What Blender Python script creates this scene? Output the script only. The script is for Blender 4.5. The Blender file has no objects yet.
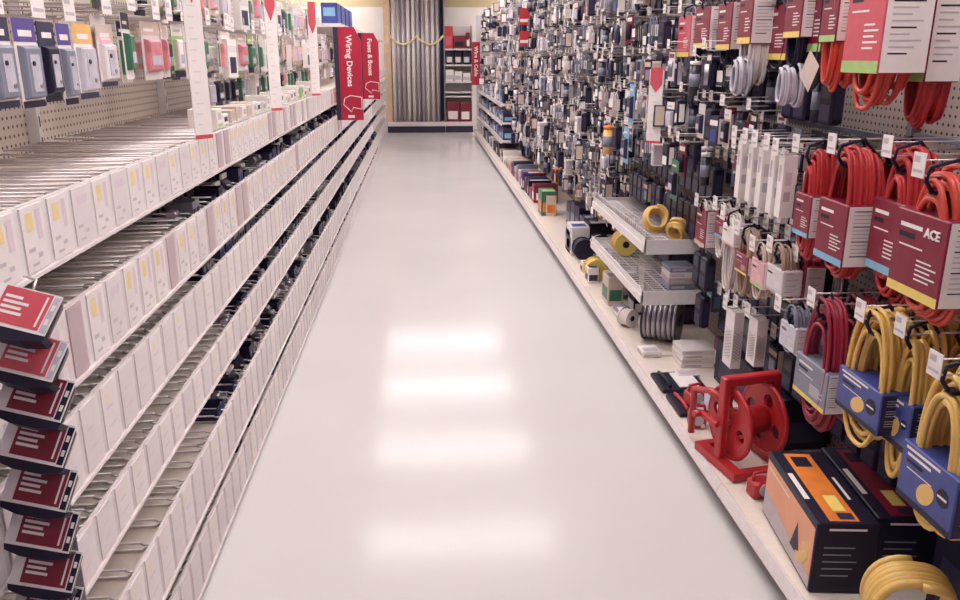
import bpy, math, random
from mathutils import Matrix, Vector
PI = math.pi
rnd = random.Random(7)
SC = bpy.context.scene
COL = SC.collection

# ------------------------------------------------------------------ camera
F = 805.0; EYE = 1.5
_a = (421 - 480) / F; _b = (300 - 55) / F
_n = math.sqrt(_a * _a + _b * _b + 1)
YAW = math.asin(-_a / _n); PIT = math.atan2(_b, 1)
sy, cy, sp, cp = math.sin(YAW), math.cos(YAW), math.sin(PIT), math.cos(PIT)
FW = (sy * cp, cy * cp, -sp); RT = (cy, -sy, 0.0); UP = (sy * sp, cy * sp, cp)
cam = bpy.data.cameras.new('camera'); co = bpy.data.objects.new('camera', cam); COL.objects.link(co)
cam.sensor_width = 36; cam.lens = F / 960 * 36; cam.clip_start = 0.05; cam.clip_end = 100
co.matrix_world = Matrix(((RT[0], UP[0], -FW[0], 0), (RT[1], UP[1], -FW[1], 0), (RT[2], UP[2], -FW[2], EYE), (0, 0, 0, 1)))
SC.camera = co

def ray(x, y):
    a = (x - 480) / F; b = (300 - y) / F
    return [FW[i] + a * RT[i] + b * UP[i] for i in range(3)]
def onX(x, y, X):
    d = ray(x, y); t = X / d[0]; return Vector((X, t * d[1], EYE + t * d[2]))
def onZ(x, y, Z):
    d = ray(x, y); t = (Z - EYE) / d[2]; return Vector((t * d[0], t * d[1], Z))
def onY(x, y, Y):
    d = ray(x, y); t = Y / d[1]; return Vector((t * d[0], Y, EYE + t * d[2]))

# ------------------------------------------------------------------ materials
def lin(c): return tuple(((v / 255) / 12.92 if v / 255 <= 0.04045 else ((v / 255 + 0.055) / 1.055) ** 2.4) for v in c)
MATS = {}
def mat(name, rgb, rough=0.5, metal=0.0, var=0.06, scale=40.0, spec=0.5, trans=0.0, bump=0.0):
    if name in MATS: return MATS[name]
    m = bpy.data.materials.new(name); m.use_nodes = True
    nt = m.node_tree; b = nt.nodes['Principled BSDF']
    c = lin(rgb)
    b.inputs['Roughness'].default_value = rough; b.inputs['Metallic'].default_value = metal
    b.inputs['Specular IOR Level'].default_value = spec
    if trans: b.inputs['Transmission Weight'].default_value = trans
    tc = nt.nodes.new('ShaderNodeTexCoord'); nz = nt.nodes.new('ShaderNodeTexNoise')
    nz.inputs['Scale'].default_value = scale; nz.inputs['Detail'].default_value = 3
    nt.links.new(tc.outputs['Object'], nz.inputs['Vector'])
    mx = nt.nodes.new('ShaderNodeMix'); mx.data_type = 'RGBA'
    mx.inputs[6].default_value = tuple(v * (1 - var * 2) for v in c) + (1,)
    mx.inputs[7].default_value = tuple(min(1, v * (1 + var * 2)) for v in c) + (1,)
    nt.links.new(nz.outputs['Fac'], mx.inputs[0]); nt.links.new(mx.outputs[2], b.inputs['Base Color'])
    if bump:
        bp = nt.nodes.new('ShaderNodeBump'); bp.inputs['Strength'].default_value = bump; bp.inputs['Distance'].default_value = 0.002
        nt.links.new(nz.outputs['Fac'], bp.inputs['Height']); nt.links.new(bp.outputs['Normal'], b.inputs['Normal'])
    MATS[name] = m; return m

CREAM = mat('cream_enamel', (218, 211, 210), 0.4)
CREAM2 = mat('cream_deck', (224, 210, 198), 0.35)
RAIL = mat('rail_plastic', (224, 212, 210), 0.25)
LABEL = mat('label_card', (226, 216, 214), 0.5, var=0.03)
LABEL2 = mat('label_card_pink', (217, 207, 206), 0.5, var=0.03)
LABEL3 = mat('label_card_mauve', (186, 164, 166), 0.5, var=0.03)
LABELR = mat('label_card_rose', (200, 130, 138), 0.5, var=0.03)
YEL = mat('label_yellow', (229, 204, 146), 0.5)
YPALE = mat('label_pale_yellow', (230, 213, 186), 0.5)
MAUVE = mat('print_mauve', (214, 196, 204), 0.5)
GREYP = mat('print_grey', (192, 180, 184), 0.5)
CHROME = mat('chrome_wire', (208, 198, 198), 0.3, 0.45)
STEEL = mat('galvanised_steel', (150, 146, 156), 0.4, 0.75, var=0.15, scale=18)
WHITE = mat('white_card', (236, 226, 222), 0.45, var=0.02)
PLAST = mat('clear_plastic', (196, 190, 200), 0.12, var=0.1)
RED = mat('red_card', (126, 22, 48), 0.4)
REDL = mat('light_red_card', (205, 84, 96), 0.4)
REDS = mat('sign_red', (176, 28, 58), 0.4, var=0.03)
REDP = mat('red_plastic', (184, 40, 46), 0.35)
ORG = mat('orange_cord', (186, 50, 52), 0.4)
ORG2 = mat('orange_red_cord', (206, 74, 58), 0.4)
MAR = mat('maroon_cord', (150, 34, 60), 0.4)
YCORD = mat('yellow_cord', (226, 184, 102), 0.4)
TAN = mat('tan_cord', (176, 146, 128), 0.45)
WCORD = mat('white_cord', (222, 210, 206), 0.4)
BLK = mat('navy_black', (30, 24, 46), 0.45, spec=.3)
BLK2 = mat('black_plastic', (40, 32, 46), 0.3)
NAVY = mat('navy_card', (42, 38, 68), 0.4)
BLUE = mat('blue_card', (58, 70, 136), 0.4, var=0.2, scale=25)
LBLUE = mat('sky_blue_strip', (132, 178, 208), 0.45)
GBLUE = mat('grey_blue', (126, 128, 144), 0.4)
GREEN = mat('green_strip', (166, 198, 122), 0.45)
DGREEN = mat('dark_green', (60, 110, 84), 0.4)
YSTRIP = mat('yellow_strip', (232, 204, 108), 0.45)
ORANGE = mat('orange_print', (232, 128, 52), 0.4, var=0.2, scale=12)
PEACH = mat('peach_print', (234, 164, 124), 0.45, var=0.1, scale=8)
BEIGE = mat('beige_card', (208, 186, 172), 0.5)
PINK = mat('pink_card', (222, 168, 172), 0.5)
ROSE = mat('rose_goods', (206, 128, 134), 0.45, var=.25, scale=30)
PURP = mat('purple_card', (84, 66, 140), 0.4)
ORT = mat('orange_card', (232, 180, 104), 0.4)
TWINE = mat('yellow_rope', (232, 214, 160), 0.6)
WOOD = mat('pale_wood', (214, 178, 142), 0.5, var=0.15, scale=9)
KICK = mat('dark_kick', (44, 36, 62), 0.5)
SILV = mat('silver_metal', (170, 164, 172), 0.3, 0.8)
CEIL = mat('ceiling_tile', (230, 222, 216), 0.8)

def pegboard(name, rgb):
    m = bpy.data.materials.new(name); m.use_nodes = True; nt = m.node_tree; b = nt.nodes['Principled BSDF']
    b.inputs['Roughness'].default_value = 0.5
    tc = nt.nodes.new('ShaderNodeTexCoord'); sep = nt.nodes.new('ShaderNodeSeparateXYZ'); nt.links.new(tc.outputs['Object'], sep.inputs[0])
    outs = []
    for k in ('Y', 'Z'):
        d = nt.nodes.new('ShaderNodeMath'); d.operation = 'MULTIPLY'; d.inputs[1].default_value = 1 / 0.0254
        f = nt.nodes.new('ShaderNodeMath'); f.operation = 'FRACT'; s = nt.nodes.new('ShaderNodeMath'); s.operation = 'SUBTRACT'; s.inputs[1].default_value = 0.5
        q = nt.nodes.new('ShaderNodeMath'); q.operation = 'POWER'; q.inputs[1].default_value = 2
        nt.links.new(sep.outputs[k], d.inputs[0]); nt.links.new(d.outputs[0], f.inputs[0]); nt.links.new(f.outputs[0], s.inputs[0])
        ab = nt.nodes.new('ShaderNodeMath'); ab.operation = 'ABSOLUTE'; nt.links.new(s.outputs[0], ab.inputs[0]); nt.links.new(ab.outputs[0], q.inputs[0]); outs.append(q)
    ad = nt.nodes.new('ShaderNodeMath'); nt.links.new(outs[0].outputs[0], ad.inputs[0]); nt.links.new(outs[1].outputs[0], ad.inputs[1])
    lt = nt.nodes.new('ShaderNodeMath'); lt.operation = 'LESS_THAN'; lt.inputs[1].default_value = 0.035; nt.links.new(ad.outputs[0], lt.inputs[0])
    mx = nt.nodes.new('ShaderNodeMix'); mx.data_type = 'RGBA'; mx.inputs[6].default_value = lin(rgb) + (1,); mx.inputs[7].default_value = lin((70, 54, 60)) + (1,)
    nt.links.new(lt.outputs[0], mx.inputs[0]); nt.links.new(mx.outputs[2], b.inputs['Base Color'])
    return m
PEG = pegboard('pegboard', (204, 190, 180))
PEGD = pegboard('pegboard_shaded', (150, 128, 120))  # darker copy of the cream board, shade behind the packs put into its colour

def emit(name, rgb, s):
    m = bpy.data.materials.new(name); m.use_nodes = True; b = m.node_tree.nodes['Principled BSDF']
    b.inputs['Base Color'].default_value = (.9, .9, .9, 1); b.inputs['Emission Color'].default_value = lin(rgb) + (1,); b.inputs['Emission Strength'].default_value = s
    return m

# ------------------------------------------------------------------ mesh builder
class MB:
    def __init__(s): s.v = []; s.f = []; s.m = []; s.mats = []; s.sm = []; s.T = None
    def mi(s, m):
        if m not in s.mats: s.mats.append(m)
        return s.mats.index(m)
    def add(s, vs, fs, m, smooth=False):
        o = len(s.v)
        if s.T is not None: vs = [tuple(s.T @ Vector(v)) for v in vs]
        s.v += [tuple(v) for v in vs]; k = s.mi(m)
        for f in fs: s.f.append([i + o for i in f]); s.m.append(k); s.sm.append(smooth)
        return s
    def box(s, x0, x1, y0, y1, z0, z1, m, faces=None):
        v = [(x0, y0, z0), (x1, y0, z0), (x1, y1, z0), (x0, y1, z0), (x0, y0, z1), (x1, y0, z1), (x1, y1, z1), (x0, y1, z1)]
        return s.add(v, [(0, 3, 2, 1), (4, 5, 6, 7), (0, 1, 5, 4), (1, 2, 6, 5), (2, 3, 7, 6), (3, 0, 4, 7)], m)
    def rbox(s, x0, x1, y0, y1, z0, z1, m, r=0.004):
        # box with chamfered vertical+horizontal front edges: stacked rings
        rings = []
        for z, k in ((z0, r), (z0 + r, 0), (z1 - r, 0), (z1, r)):
            a, b, c, d = x0 + k, x1 - k, y0 + k, y1 - k
            rings.append([(a + r, c, z), (b - r, c, z), (b, c + r, z), (b, d - r, z), (b - r, d, z), (a + r, d, z), (a, d - r, z), (a, c + r, z)])
        return s.rings(rings, m, False)
    def rings(s, R, m, smooth=True, cap=True):
        n = len(R[0]); vs = [p for r in R for p in r]; fs = []
        for i in range(len(R) - 1):
            for j in range(n):
                fs.append((i * n + j, i * n + (j + 1) % n, (i + 1) * n + (j + 1) % n, (i + 1) * n + j))
        if cap: fs.append(tuple(range(n - 1, -1, -1))); fs.append(tuple((len(R) - 1) * n + j for j in range(n)))
        return s.add(vs, fs, m, smooth)
    def frx(s, x0, x1, z0, z1, y, m, dy=0.0006):      # raised print on a face looking to -y
        return s.add([(x0, y - dy, z0), (x1, y - dy, z0), (x1, y - dy, z1), (x0, y - dy, z1)], [(0, 1, 2, 3)], m)
    def side(s, y0, y1, z0, z1, x, m, dx=0.0006):     # raised print on a face looking to +x
        return s.add([(x + dx, y0, z0), (x + dx, y1, z0), (x + dx, y1, z1), (x + dx, y0, z1)], [(0, 1, 2, 3)], m)
    def top(s, x0, x1, y0, y1, z, m, dz=0.0006):
        return s.add([(x0, y0, z + dz), (x1, y0, z + dz), (x1, y1, z + dz), (x0, y1, z + dz)], [(0, 1, 2, 3)], m)
    def tube(s, pts, r, m, n=6, closed=False):
        P = [Vector(p) for p in pts]; R = []; L = len(P); prev = None
        for i, p in enumerate(P):
            if closed: t = P[(i + 1) % L] - P[i - 1]
            else: t = P[min(i + 1, L - 1)] - P[max(i - 1, 0)]
            t.normalize()
            if prev is None:
                u = t.cross(Vector((0, 0, 1)) if abs(t.z) < 0.9 else Vector((1, 0, 0)))
            else:
                u = prev - t * prev.dot(t)
            u.normalize(); prev = u; w = t.cross(u)
            R.append([tuple(p + u * (r * math.cos(k * 2 * PI / n)) + w * (r * math.sin(k * 2 * PI / n))) for k in range(n)])
        if closed: R.append(R[0]); return s.rings(R, m, True, False)
        return s.rings(R, m, True)
    def cyl(s, p0, p1, r, m, n=12, r2=None):
        P0, P1 = Vector(p0), Vector(p1); t = (P1 - P0).normalized(); u = t.cross(Vector((0, 0, 1)) if abs(t.z) < 0.9 else Vector((1, 0, 0))).normalized(); w = t.cross(u)
        rr = (r, r if r2 is None else r2)
        R = [[tuple(p + u * (q * math.cos(k * 2 * PI / n)) + w * (q * math.sin(k * 2 * PI / n))) for k in range(n)] for p, q in ((P0, rr[0]), (P1, rr[1]))]
        o = len(s.f); s.rings(R, m, True); s.sm[-1] = s.sm[-2] = False
        return s
    def poly(s, pts, d0, d1, m, axis='x'):            # extruded outline in (a,b) with thickness along axis
        n = len(pts)
        mk = {'x': lambda a, b, d: (d, a, b), 'y': lambda a, b, d: (a, d, b), 'z': lambda a, b, d: (a, b, d)}[axis]
        vs = [mk(a, b, d0) for a, b in pts] + [mk(a, b, d1) for a, b in pts]
        fs = [tuple(range(n - 1, -1, -1)), tuple(range(n, 2 * n))] + [(i, (i + 1) % n, n + (i + 1) % n, n + i) for i in range(n)]
        return s.add(vs, fs, m)
    def mesh(s, name):
        me = bpy.data.meshes.new(name); me.from_pydata(s.v, [], s.f)
        for m in s.mats: me.materials.append(m)
        me.polygons.foreach_set('material_index', s.m); me.polygons.foreach_set('use_smooth', s.sm)
        me.update(); return me

def obj(name, mb, parent=None, loc=(0, 0, 0), rz=0.0, kind=None):
    me = mb.mesh(name) if isinstance(mb, MB) else mb
    o = bpy.data.objects.new(name, me); COL.objects.link(o); o.location = loc; o.rotation_euler = (0, 0, rz)
    if parent: o.parent = parent
    if kind: o['kind'] = kind
    return o
def tag(o, label, cat, group=None):
    o['label'] = label; o['category'] = cat
    if group: o['group'] = group
    return o
def thing(name, label, cat, loc=(0, 0, 0), rz=0.0, group=None):
    o = bpy.data.objects.new(name, None); COL.objects.link(o); o.location = loc; o.rotation_euler = (0, 0, rz)
    o.empty_display_size = 0.05
    return tag(o, label, cat, group)
def kids(o): return [c for c in o.children]
def dup(root, loc, rz, label, group=None):
    r = root.copy(); COL.objects.link(r); r.location = loc; r.rotation_euler = (0, 0, rz); r['label'] = label
    if group: r['group'] = group
    for ch in list(root.children):
        c = ch.copy(); COL.objects.link(c); c.parent = r
        for g in ch.children:
            d = g.copy(); COL.objects.link(d); d.parent = c
    return r
ONES = 'zeroth first second third fourth fifth sixth seventh eighth ninth tenth eleventh twelfth thirteenth fourteenth fifteenth sixteenth seventeenth eighteenth nineteenth'.split()
TENS = {2: ('twentieth', 'twenty'), 3: ('thirtieth', 'thirty'), 4: ('fortieth', 'forty'), 5: ('fiftieth', 'fifty'), 6: ('sixtieth', 'sixty'), 7: ('seventieth', 'seventy'), 8: ('eightieth', 'eighty'), 9: ('ninetieth', 'ninety')}
def ordn(n):
    if n < 20: return ONES[n]
    a, b = divmod(n, 10)
    return TENS[a][0] if b == 0 else TENS[a][1] + '-' + ONES[b]
def text_mesh(body, size, m, extrude=0.001):
    c = bpy.data.curves.new('lettering', 'FONT'); c.body = body; c.size = size; c.extrude = extrude
    c.offset = size * .025; c.align_x = 'CENTER'; c.align_y = 'CENTER'; c.resolution_u = 3
    o = bpy.data.objects.new('lettering', c); COL.objects.link(o)
    bpy.context.view_layer.update()
    me = bpy.data.meshes.new_from_object(o.evaluated_get(bpy.context.evaluated_depsgraph_get()))
    bpy.data.objects.remove(o); bpy.data.curves.remove(c)
    me.materials.clear(); me.materials.append(m); me.name = 'lettering'
    return me

# ------------------------------------------------------------------ the room
END = 17.2
def floor_material():
    m = bpy.data.materials.new('polished_floor'); m.use_nodes = True; nt = m.node_tree; b = nt.nodes['Principled BSDF']
    tc = nt.nodes.new('ShaderNodeTexCoord')
    n1 = nt.nodes.new('ShaderNodeTexNoise'); n1.inputs['Scale'].default_value = 1.2; n1.inputs['Detail'].default_value = 5
    n2 = nt.nodes.new('ShaderNodeTexNoise'); n2.inputs['Scale'].default_value = 60; n2.inputs['Detail'].default_value = 3
    nt.links.new(tc.outputs['Object'], n1.inputs['Vector']); nt.links.new(tc.outputs['Object'], n2.inputs['Vector'])
    mx = nt.nodes.new('ShaderNodeMix'); mx.data_type = 'RGBA'
    mx.inputs[6].default_value = lin((203, 197, 195)) + (1,); mx.inputs[7].default_value = lin((213, 208, 206)) + (1,)
    nt.links.new(n1.outputs['Fac'], mx.inputs[0]); nt.links.new(mx.outputs[2], b.inputs['Base Color'])
    mr = nt.nodes.new('ShaderNodeMapRange'); mr.inputs[3].default_value = 0.09; mr.inputs[4].default_value = 0.17; b.inputs['Specular IOR Level'].default_value = .115
    nt.links.new(n1.outputs['Fac'], mr.inputs[0]); nt.links.new(mr.outputs[0], b.inputs['Roughness'])
    bp = nt.nodes.new('ShaderNodeBump'); bp.inputs['Strength'].default_value = 0.06; bp.inputs['Distance'].default_value = 0.002
    nt.links.new(n2.outputs['Fac'], bp.inputs['Height']); nt.links.new(bp.outputs['Normal'], b.inputs['Normal'])
    return m
obj('floor', MB().box(-4.5, 4.5, -2.5, END + 0.1, -0.1, 0, floor_material()), kind='structure')
CH = 3.2
obj('ceiling', MB().box(-4.5, 4.5, -2.5, END + 0.1, CH, CH + 0.1, CEIL), kind='structure')
WALLU = mat('wall_khaki', (206, 188, 148), 0.7, var=0.03, scale=3)
WALLD = mat('wall_cream', (242, 234, 226), 0.7, var=0.03, scale=3)
obj('wall_back', MB().box(-4.5, 4.5, END, END + 0.1, 0, 2.42, WALLD).box(-4.5, 4.5, END, END + 0.1, 2.42, CH, WALLU), kind='structure')
GLOW = emit('lamp_diffuser', (255, 249, 249), 11.0)
k = 0
for rowx, rn in ((0.3, 'row over the aisle'), (-2.2, 'row to the left'), (2.7, 'row to the right')):
    nth = 0
    for j in range(10):
        Y = -0.75 + j * 1.95
        if (rowx < 0 and j < 3) or (0 < rowx < 1 and (j == 0 or j > 7)): continue
        nth += 1
        t = thing('ceiling_light', f'{ordn(nth)} ceiling troffer from the front, {rn}', 'ceiling light', (rowx, Y, CH), 0, 'ceiling troffers ' + rn)
        fr = MB()
        for a in ((-.99, -.95, -.26, .26), (.95, .99, -.26, .26), (-.95, .95, -.26, -.23), (-.95, .95, .23, .26)): fr.box(a[0], a[1], a[2], a[3], -0.03, -0.0005, CREAM)
        obj('frame', fr, t)
        obj('diffuser', MB().box(-.95, .95, -.23, .23, -0.02, -0.001, GLOW), t)

# ------------------------------------------------------------------ shared small parts
def wire(mb, pts, r=0.0025, m=CHROME, n=5): return mb.tube(pts, r, m, n)
def hook_mesh(L):                                     # local: comes out along -y from the board at y=0
    mb = MB()
    wire(mb, [(0, 0, 0.012), (0, -L * .5, 0.008), (0, -L + .015, 0.004), (0, -L, .014)], 0.0028)
    wire(mb, [(0, 0, 0.045), (0, -L * .6, 0.04), (0, -L - .005, 0.04)], 0.002)
    mb.box(-.012, .012, -.004, 0, -.01, .055, CHROME)
    return mb.mesh('peg_hook')
def tag_mesh(w=.032, h=.036):
    mb = MB(); mb.box(-w / 2, w / 2, -.002, 0, -h / 2, h / 2, WHITE)
    mb.frx(-w * .4, w * .1, h * .1, h * .35, -.002, GREYP).frx(-w * .4, w * .4, -h * .3, -h * .18, -.002, GREYP)
    return mb.mesh('price_tag')
HOOKS = {}
TAG = tag_mesh(.038, .042); TAGB = tag_mesh(.045, .055); TAGC = tag_mesh(.062, .06)
def add_hook(unit, x, y, z, L, rz, tagm=TAG):
    q = round(L, 2)
    if q not in HOOKS: HOOKS[q] = hook_mesh(q)
    h = obj('peg_hook', HOOKS[q], unit, (x, y, z), rz)
    obj('price_tag', tagm, h, (0, -q - .006, 0.03))
    return h

# ------------------------------------------------------------------ left shelving
XF = -0.66; XB = -1.14
TIERS = [(1.14, 1.262), (.907, 1.055), (.71, .857), (.516, .629), (.215, .382), (.02, .165)]
TN = ['top', 'second', 'third', 'fourth', 'fifth', 'lowest']
def label_mesh(kind, w, h):
    mb = MB(); base = {0: LABEL, 1: LABEL2, 2: LABEL3, 3: LABEL, 4: LABELR, 5: LABEL, 6: LABEL2}[kind]
    mb.box(-w / 2, w / 2, -.003, 0, 0, h, base)
    if kind in (0, 3):
        mb.frx(-w * .32, -w * .02, h * .62, h * .9, -.003, YEL)
        mb.frx(w * .12, w * .34, h * .45, h * .92, -.003, MAUVE)
    if kind in (0, 1, 3):
        mb.frx(-w * .38, -w * .1, h * .3, h * .36, -.003, GREYP).frx(w * .0, w * .2, h * .18, h * .25, -.003, GREYP).frx(-w * .3, w * .0, h * .08, h * .12, -.003, GREYP)
    if kind in (5, 6): mb.frx(-w * .3, w * .1, h * .6, h * .64, -.003, MAUVE).frx(-w * .3, w * .2, h * .3, h * .33, -.003, MAUVE)
    if kind == 5: mb.frx(-w * .3, -w * .05, h * .72, h * .86, -.003, YPALE)
    if kind == 1: mb.frx(-w * .3, w * .3, h * .7, h * .85, -.003, MAUVE)
    if kind == 4: mb.frx(-w * .3, w * .3, h * .75, h * .9, -.003, WHITE).frx(-w * .1, w * .2, h * .2, h * .3, -.003, PINK)
    return mb.mesh('label_card')
PITCH = 0.1017
LABS = {}
def lab(kind, h):
    q = (kind, round(h, 3))
    if q not in LABS: LABS[q] = label_mesh(kind, PITCH * (.8 if kind != 2 else .62), h)
    return LABS[q]
def divider_mesh(L, sc=1.0):
    mb = MB(); r = .003
    for dz in (0, .024):
        wire(mb, [(-.004 if dz else .004, 0, dz), (-.004 if dz else .004, -L, dz)], r)
    wire(mb, [(.004, -L, 0), (.012, -L - .012, .004), (.004, -L - .02, .016), (-.01, -L - .012, .022), (-.004, -L, .022)], r)
    return mb.mesh('wire_divider')
DIV = divider_mesh(.415)
UP_EDGES = [0.02 + 1.22 * i for i in range(14)]
left_units = []
for i in range(13):
    y0, y1 = UP_EDGES[i], UP_EDGES[i + 1]
    u = thing('shelving_unit', f'cream tiered bin shelving on the left, {ordn(i+1)} bay from the camera', 'shelving', (0, 0, 0), 0, 'left shelving bays')
    left_units.append(u)
    obj('pegboard_back', MB().box(XB - .03, XB, y0 + .001, y1 - .001, 0, 1.9, PEG), u)
    up = MB().box(XB, XB + .03, y0 + .001, y0 + .025, 0, 1.9, CREAM)
    for zz in range(30):
        up.add([(XB + .0306, y0 + .009, .1 + zz * .06), (XB + .0306, y0 + .017, .1 + zz * .06), (XB + .0306, y0 + .017, .13 + zz * .06), (XB + .0306, y0 + .009, .13 + zz * .06)], [(0, 1, 2, 3)], BLK)
    obj('upright', up, u)
    for t, (zb, zt) in enumerate(TIERS):
        g = .002
        s = MB().box(XB + .001, XF - .012, y0 + g, y1 - g, zt - .046, zt - .034, CREAM2)
        s.box(XF - .012, XF - .004, y0 + g, y1 - g, zb, zt, RAIL if t else CREAM)
        sh = obj('shelf', s, u)
        obj('price_rail', MB().box(XF - .004, XF + .003, y0 + g, y1 - g, zb - .003, zb + .004, RAIL), sh)
        if t == 5: obj('kick_plate', MB().box(XF - .05, XF - .03, y0 + g, y1 - g, 0.001, zb, KICK), sh)
        if t == 0 and y0 > 6.8: obj('top_shelf', MB().box(XB + .001, -.68, y0 + g, y1 - g, 1.73, 1.76, CREAM), u)
        if y0 > 10: continue
        for j in range(12):
            yc = y0 + (j + .5) * (y1 - y0) / 12
            r = rnd.random()
            if y0 > 4.5 and t == 0: kd = 4 if (5.2 < y0 < 9 and r < .75) else (1 if r < .7 else 0)
            elif t <= 1: kd = 0 if r < .62 else (1 if r < .85 else 2)
            else: kd = 5 if r < .45 else 6
            if t >= 4 and y0 > 7: continue
            obj('label_card', lab(kd, zt - zb - .012), sh, (XF - .004, yc, zb + .008), PI / 2)
            if y0 < 5.0 and t < 5 or y0 < 2.4:
                obj('wire_divider', DIV, sh, (XB + .03, yc + .038 + rnd.uniform(-.006, .006), zt - .0285), PI / 2)
                if rnd.random() < (.6 if t == 0 else .55): obj('wire_divider', DIV, sh, (XB + .03, yc + rnd.uniform(-.02, .008), zt - .029), PI / 2)

# ---- contents of the trays
def junction_box(m, m2):
    mb = MB(); a = .04; h = .075
    mb.box(-a, a, -a, a, 0, .003, m); mb.box(-a, -a + .003, -a, a, 0, h, m).box(a - .003, a, -a, a, 0, h, m).box(-a, a, -a, -a + .003, 0, h, m).box(-a, a, a - .003, a, 0, h, m)
    mb.cyl((-.02, -a - .002, h * .5), (-.02, -a + .001, h * .5), .011, m2, 10).cyl((.02, -a - .002, h * .5), (.02, -a + .001, h * .5), .011, m2, 10)
    mb.box(-.008, .008, -a - .001, -a, h - .002, h + .012, m)
    return mb.mesh('junction_box')
def fitting(m):
    mb = MB()
    for x, y, z in ((-.022, -.02, .016), (.022, -.015, .016), (-.004, .022, .016), (0, 0, .044)):
        mb.cyl((x - .02, y, z), (x + .02, y, z), .015, m, 8).cyl((x + .012, y, z), (x + .02, y, z), .018, m, 6)
    return mb.mesh('conduit_fitting')
def bagged(m, m2):
    mb = MB(); R = []
    for z, sx, sy_ in ((0, .03, .02), (.02, .042, .03), (.06, .036, .026), (.085, .034, .006), (.1, .034, .003)):
        R.append([(sx * math.cos(q * PI / 5), sy_ * math.sin(q * PI / 5), z) for q in range(10)])
    mb.rings(R, m, True); mb.box(-.034, .034, -.005, .004, .088, .118, m2)
    return mb.mesh('parts_bag')
CONT = [('junction_box', 'open grey steel junction box', 'junction box', junction_box(STEEL, BLK)),
        ('junction_box', 'blue plastic junction box', 'junction box', junction_box(NAVY, BLUE)),
        ('junction_box', 'black plastic junction box', 'junction box', junction_box(BLK, GBLUE)),
        ('conduit_fitting', 'heap of silver conduit fittings', 'fittings', fitting(SILV)),
        ('parts_bag', 'dark bag of parts with white header', 'parts bag', bagged(BLK, WHITE)),
        ('parts_bag', 'green bag of parts with dark header', 'parts bag', bagged(DGREEN, BLK))]
for t, (zb, zt) in enumerate(TIERS):
    y = [3.0, 2.35, 2.5, 2.75, 2.5, 2.6][t]; n = 0
    while y < 12.5:
        n += 1
        if t == 0: wts = [0, 0, 0, 0, 0, 0]
        else: wts = [2, 2, 4, 1.6, 4, .8 if t < 3 else .1]
        if t > 0:
            nm, lb, ct, me = rnd.choices(CONT, wts)[0]
            for dx in ((-.065,) if y > 4.6 else (-.065, -.17)):
                o = obj(nm, me, None, (XF + dx, y, zt - .0335), PI / 2 + rnd.uniform(-.06, .06))
                hs = rnd.uniform(.036, [.07, .075, .075, .06, .08, .06][t]) / {'junction_box': .075, 'conduit_fitting': .06, 'parts_bag': .118}[nm]
                o.scale = (1, 1, hs)
                tag(o, f'{"rear " if dx < -.1 else ""}{lb}, {TN[t]} tray tier, {ordn(n)} loaded bin', ct, 'small electrical parts in the left trays')
        y += .105 if y < 5.5 else (.14 if y < 9 else .2)
# white and lime boxes on the top tier
def small_box(w, d, h, m, m2, m3):
    mb = MB().rbox(-w / 2, w / 2, -d / 2, d / 2, 0, h, m, .002)
    mb.frx(-w * .4, w * .4, h * .1, h * .45, -d / 2, m2).frx(-w * .3, w * .3, h * .6, h * .85, -d / 2, m3).top(-w * .35, w * .35, -d * .3, d * .3, h, m2)
    mb.side(-d * .4, d * .4, h * .1, h * .5, w / 2, m2)
    return mb.mesh('small_box')
SB = [('white and lime', small_box(.075, .1, .15, WHITE, GREEN, GREYP)), ('white and grey', small_box(.08, .09, .13, WHITE, GREYP, BLK)), ('lime', small_box(.07, .12, .14, GREEN, WHITE, DGREEN)), ('cream', small_box(.075, .1, .12, BEIGE, WHITE, GREYP))]
for k in range(26):
    y = 2.95 + k * .105 + rnd.uniform(-.008, .008); w, me = rnd.choices(SB, [4, 3, .6, 3])[0]
    o = obj('small_box', me, None, (XF - .1, y, 1.2285), PI / 2); o.scale = (1, 1, rnd.uniform(.45, .72))
    tag(o, f'{w} carton on the top tray tier, {ordn(k+1)} carton from the camera', 'carton', 'cartons on the top tray tier')

# ------------------------------------------------------------------ pack kinds (local: hang hole at origin, front looks to -y)
def blister(w, h, card, head, goods, d=.018, foot=None):
    mb = MB(); mb.box(-w / 2, w / 2, -.002, 0, -h, 0, card)
    mb.frx(-w / 2, w / 2, -h * .24, 0, -.002, head)
    if foot: mb.frx(-w / 2, w / 2, -h, -h * .88, -.002, foot)
    x0, x1, z0, z1 = -w * .38, w * .38, -h * .86, -h * .3
    R = []
    for y, k in ((-.002, 0), (-d * .8, .003), (-d, .008)):
        R.append([(x0 + k, y, z0 + k), (x1 - k, y, z0 + k), (x1 - k, y, z1 - k), (x0 + k, y, z1 - k)])
    mb.rings(R, goods, False)
    mb.frx(x0 + .012, x1 - .012, z0 + (z1 - z0) * .2, z0 + (z1 - z0) * .5, -d, PLAST)
    mb.frx(-w * .35, w * .2, -h * .17, -h * .12, -.0026, WHITE if head is not WHITE else GREYP)
    return mb.mesh('blister_pack')
def clam(w, h, m, ins, d=.045):
    mb = MB().rbox(-w / 2, w / 2, -d, 0, -h, -.02, m, .008); mb.box(-w * .3, w * .3, -d * .5, -d * .4, -.022, 0, m)
    mb.frx(-w * .36, w * .36, -h * .92, -h * .62, -d, ins).frx(-w * .3, w * .3, -h * .5, -h * .2, -d, BLK if m is not BLK else BLK2)
    mb.side(-d * .8, -d * .2, -h * .9, -h * .3, w / 2, ins)
    return mb.mesh('clamshell')
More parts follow.
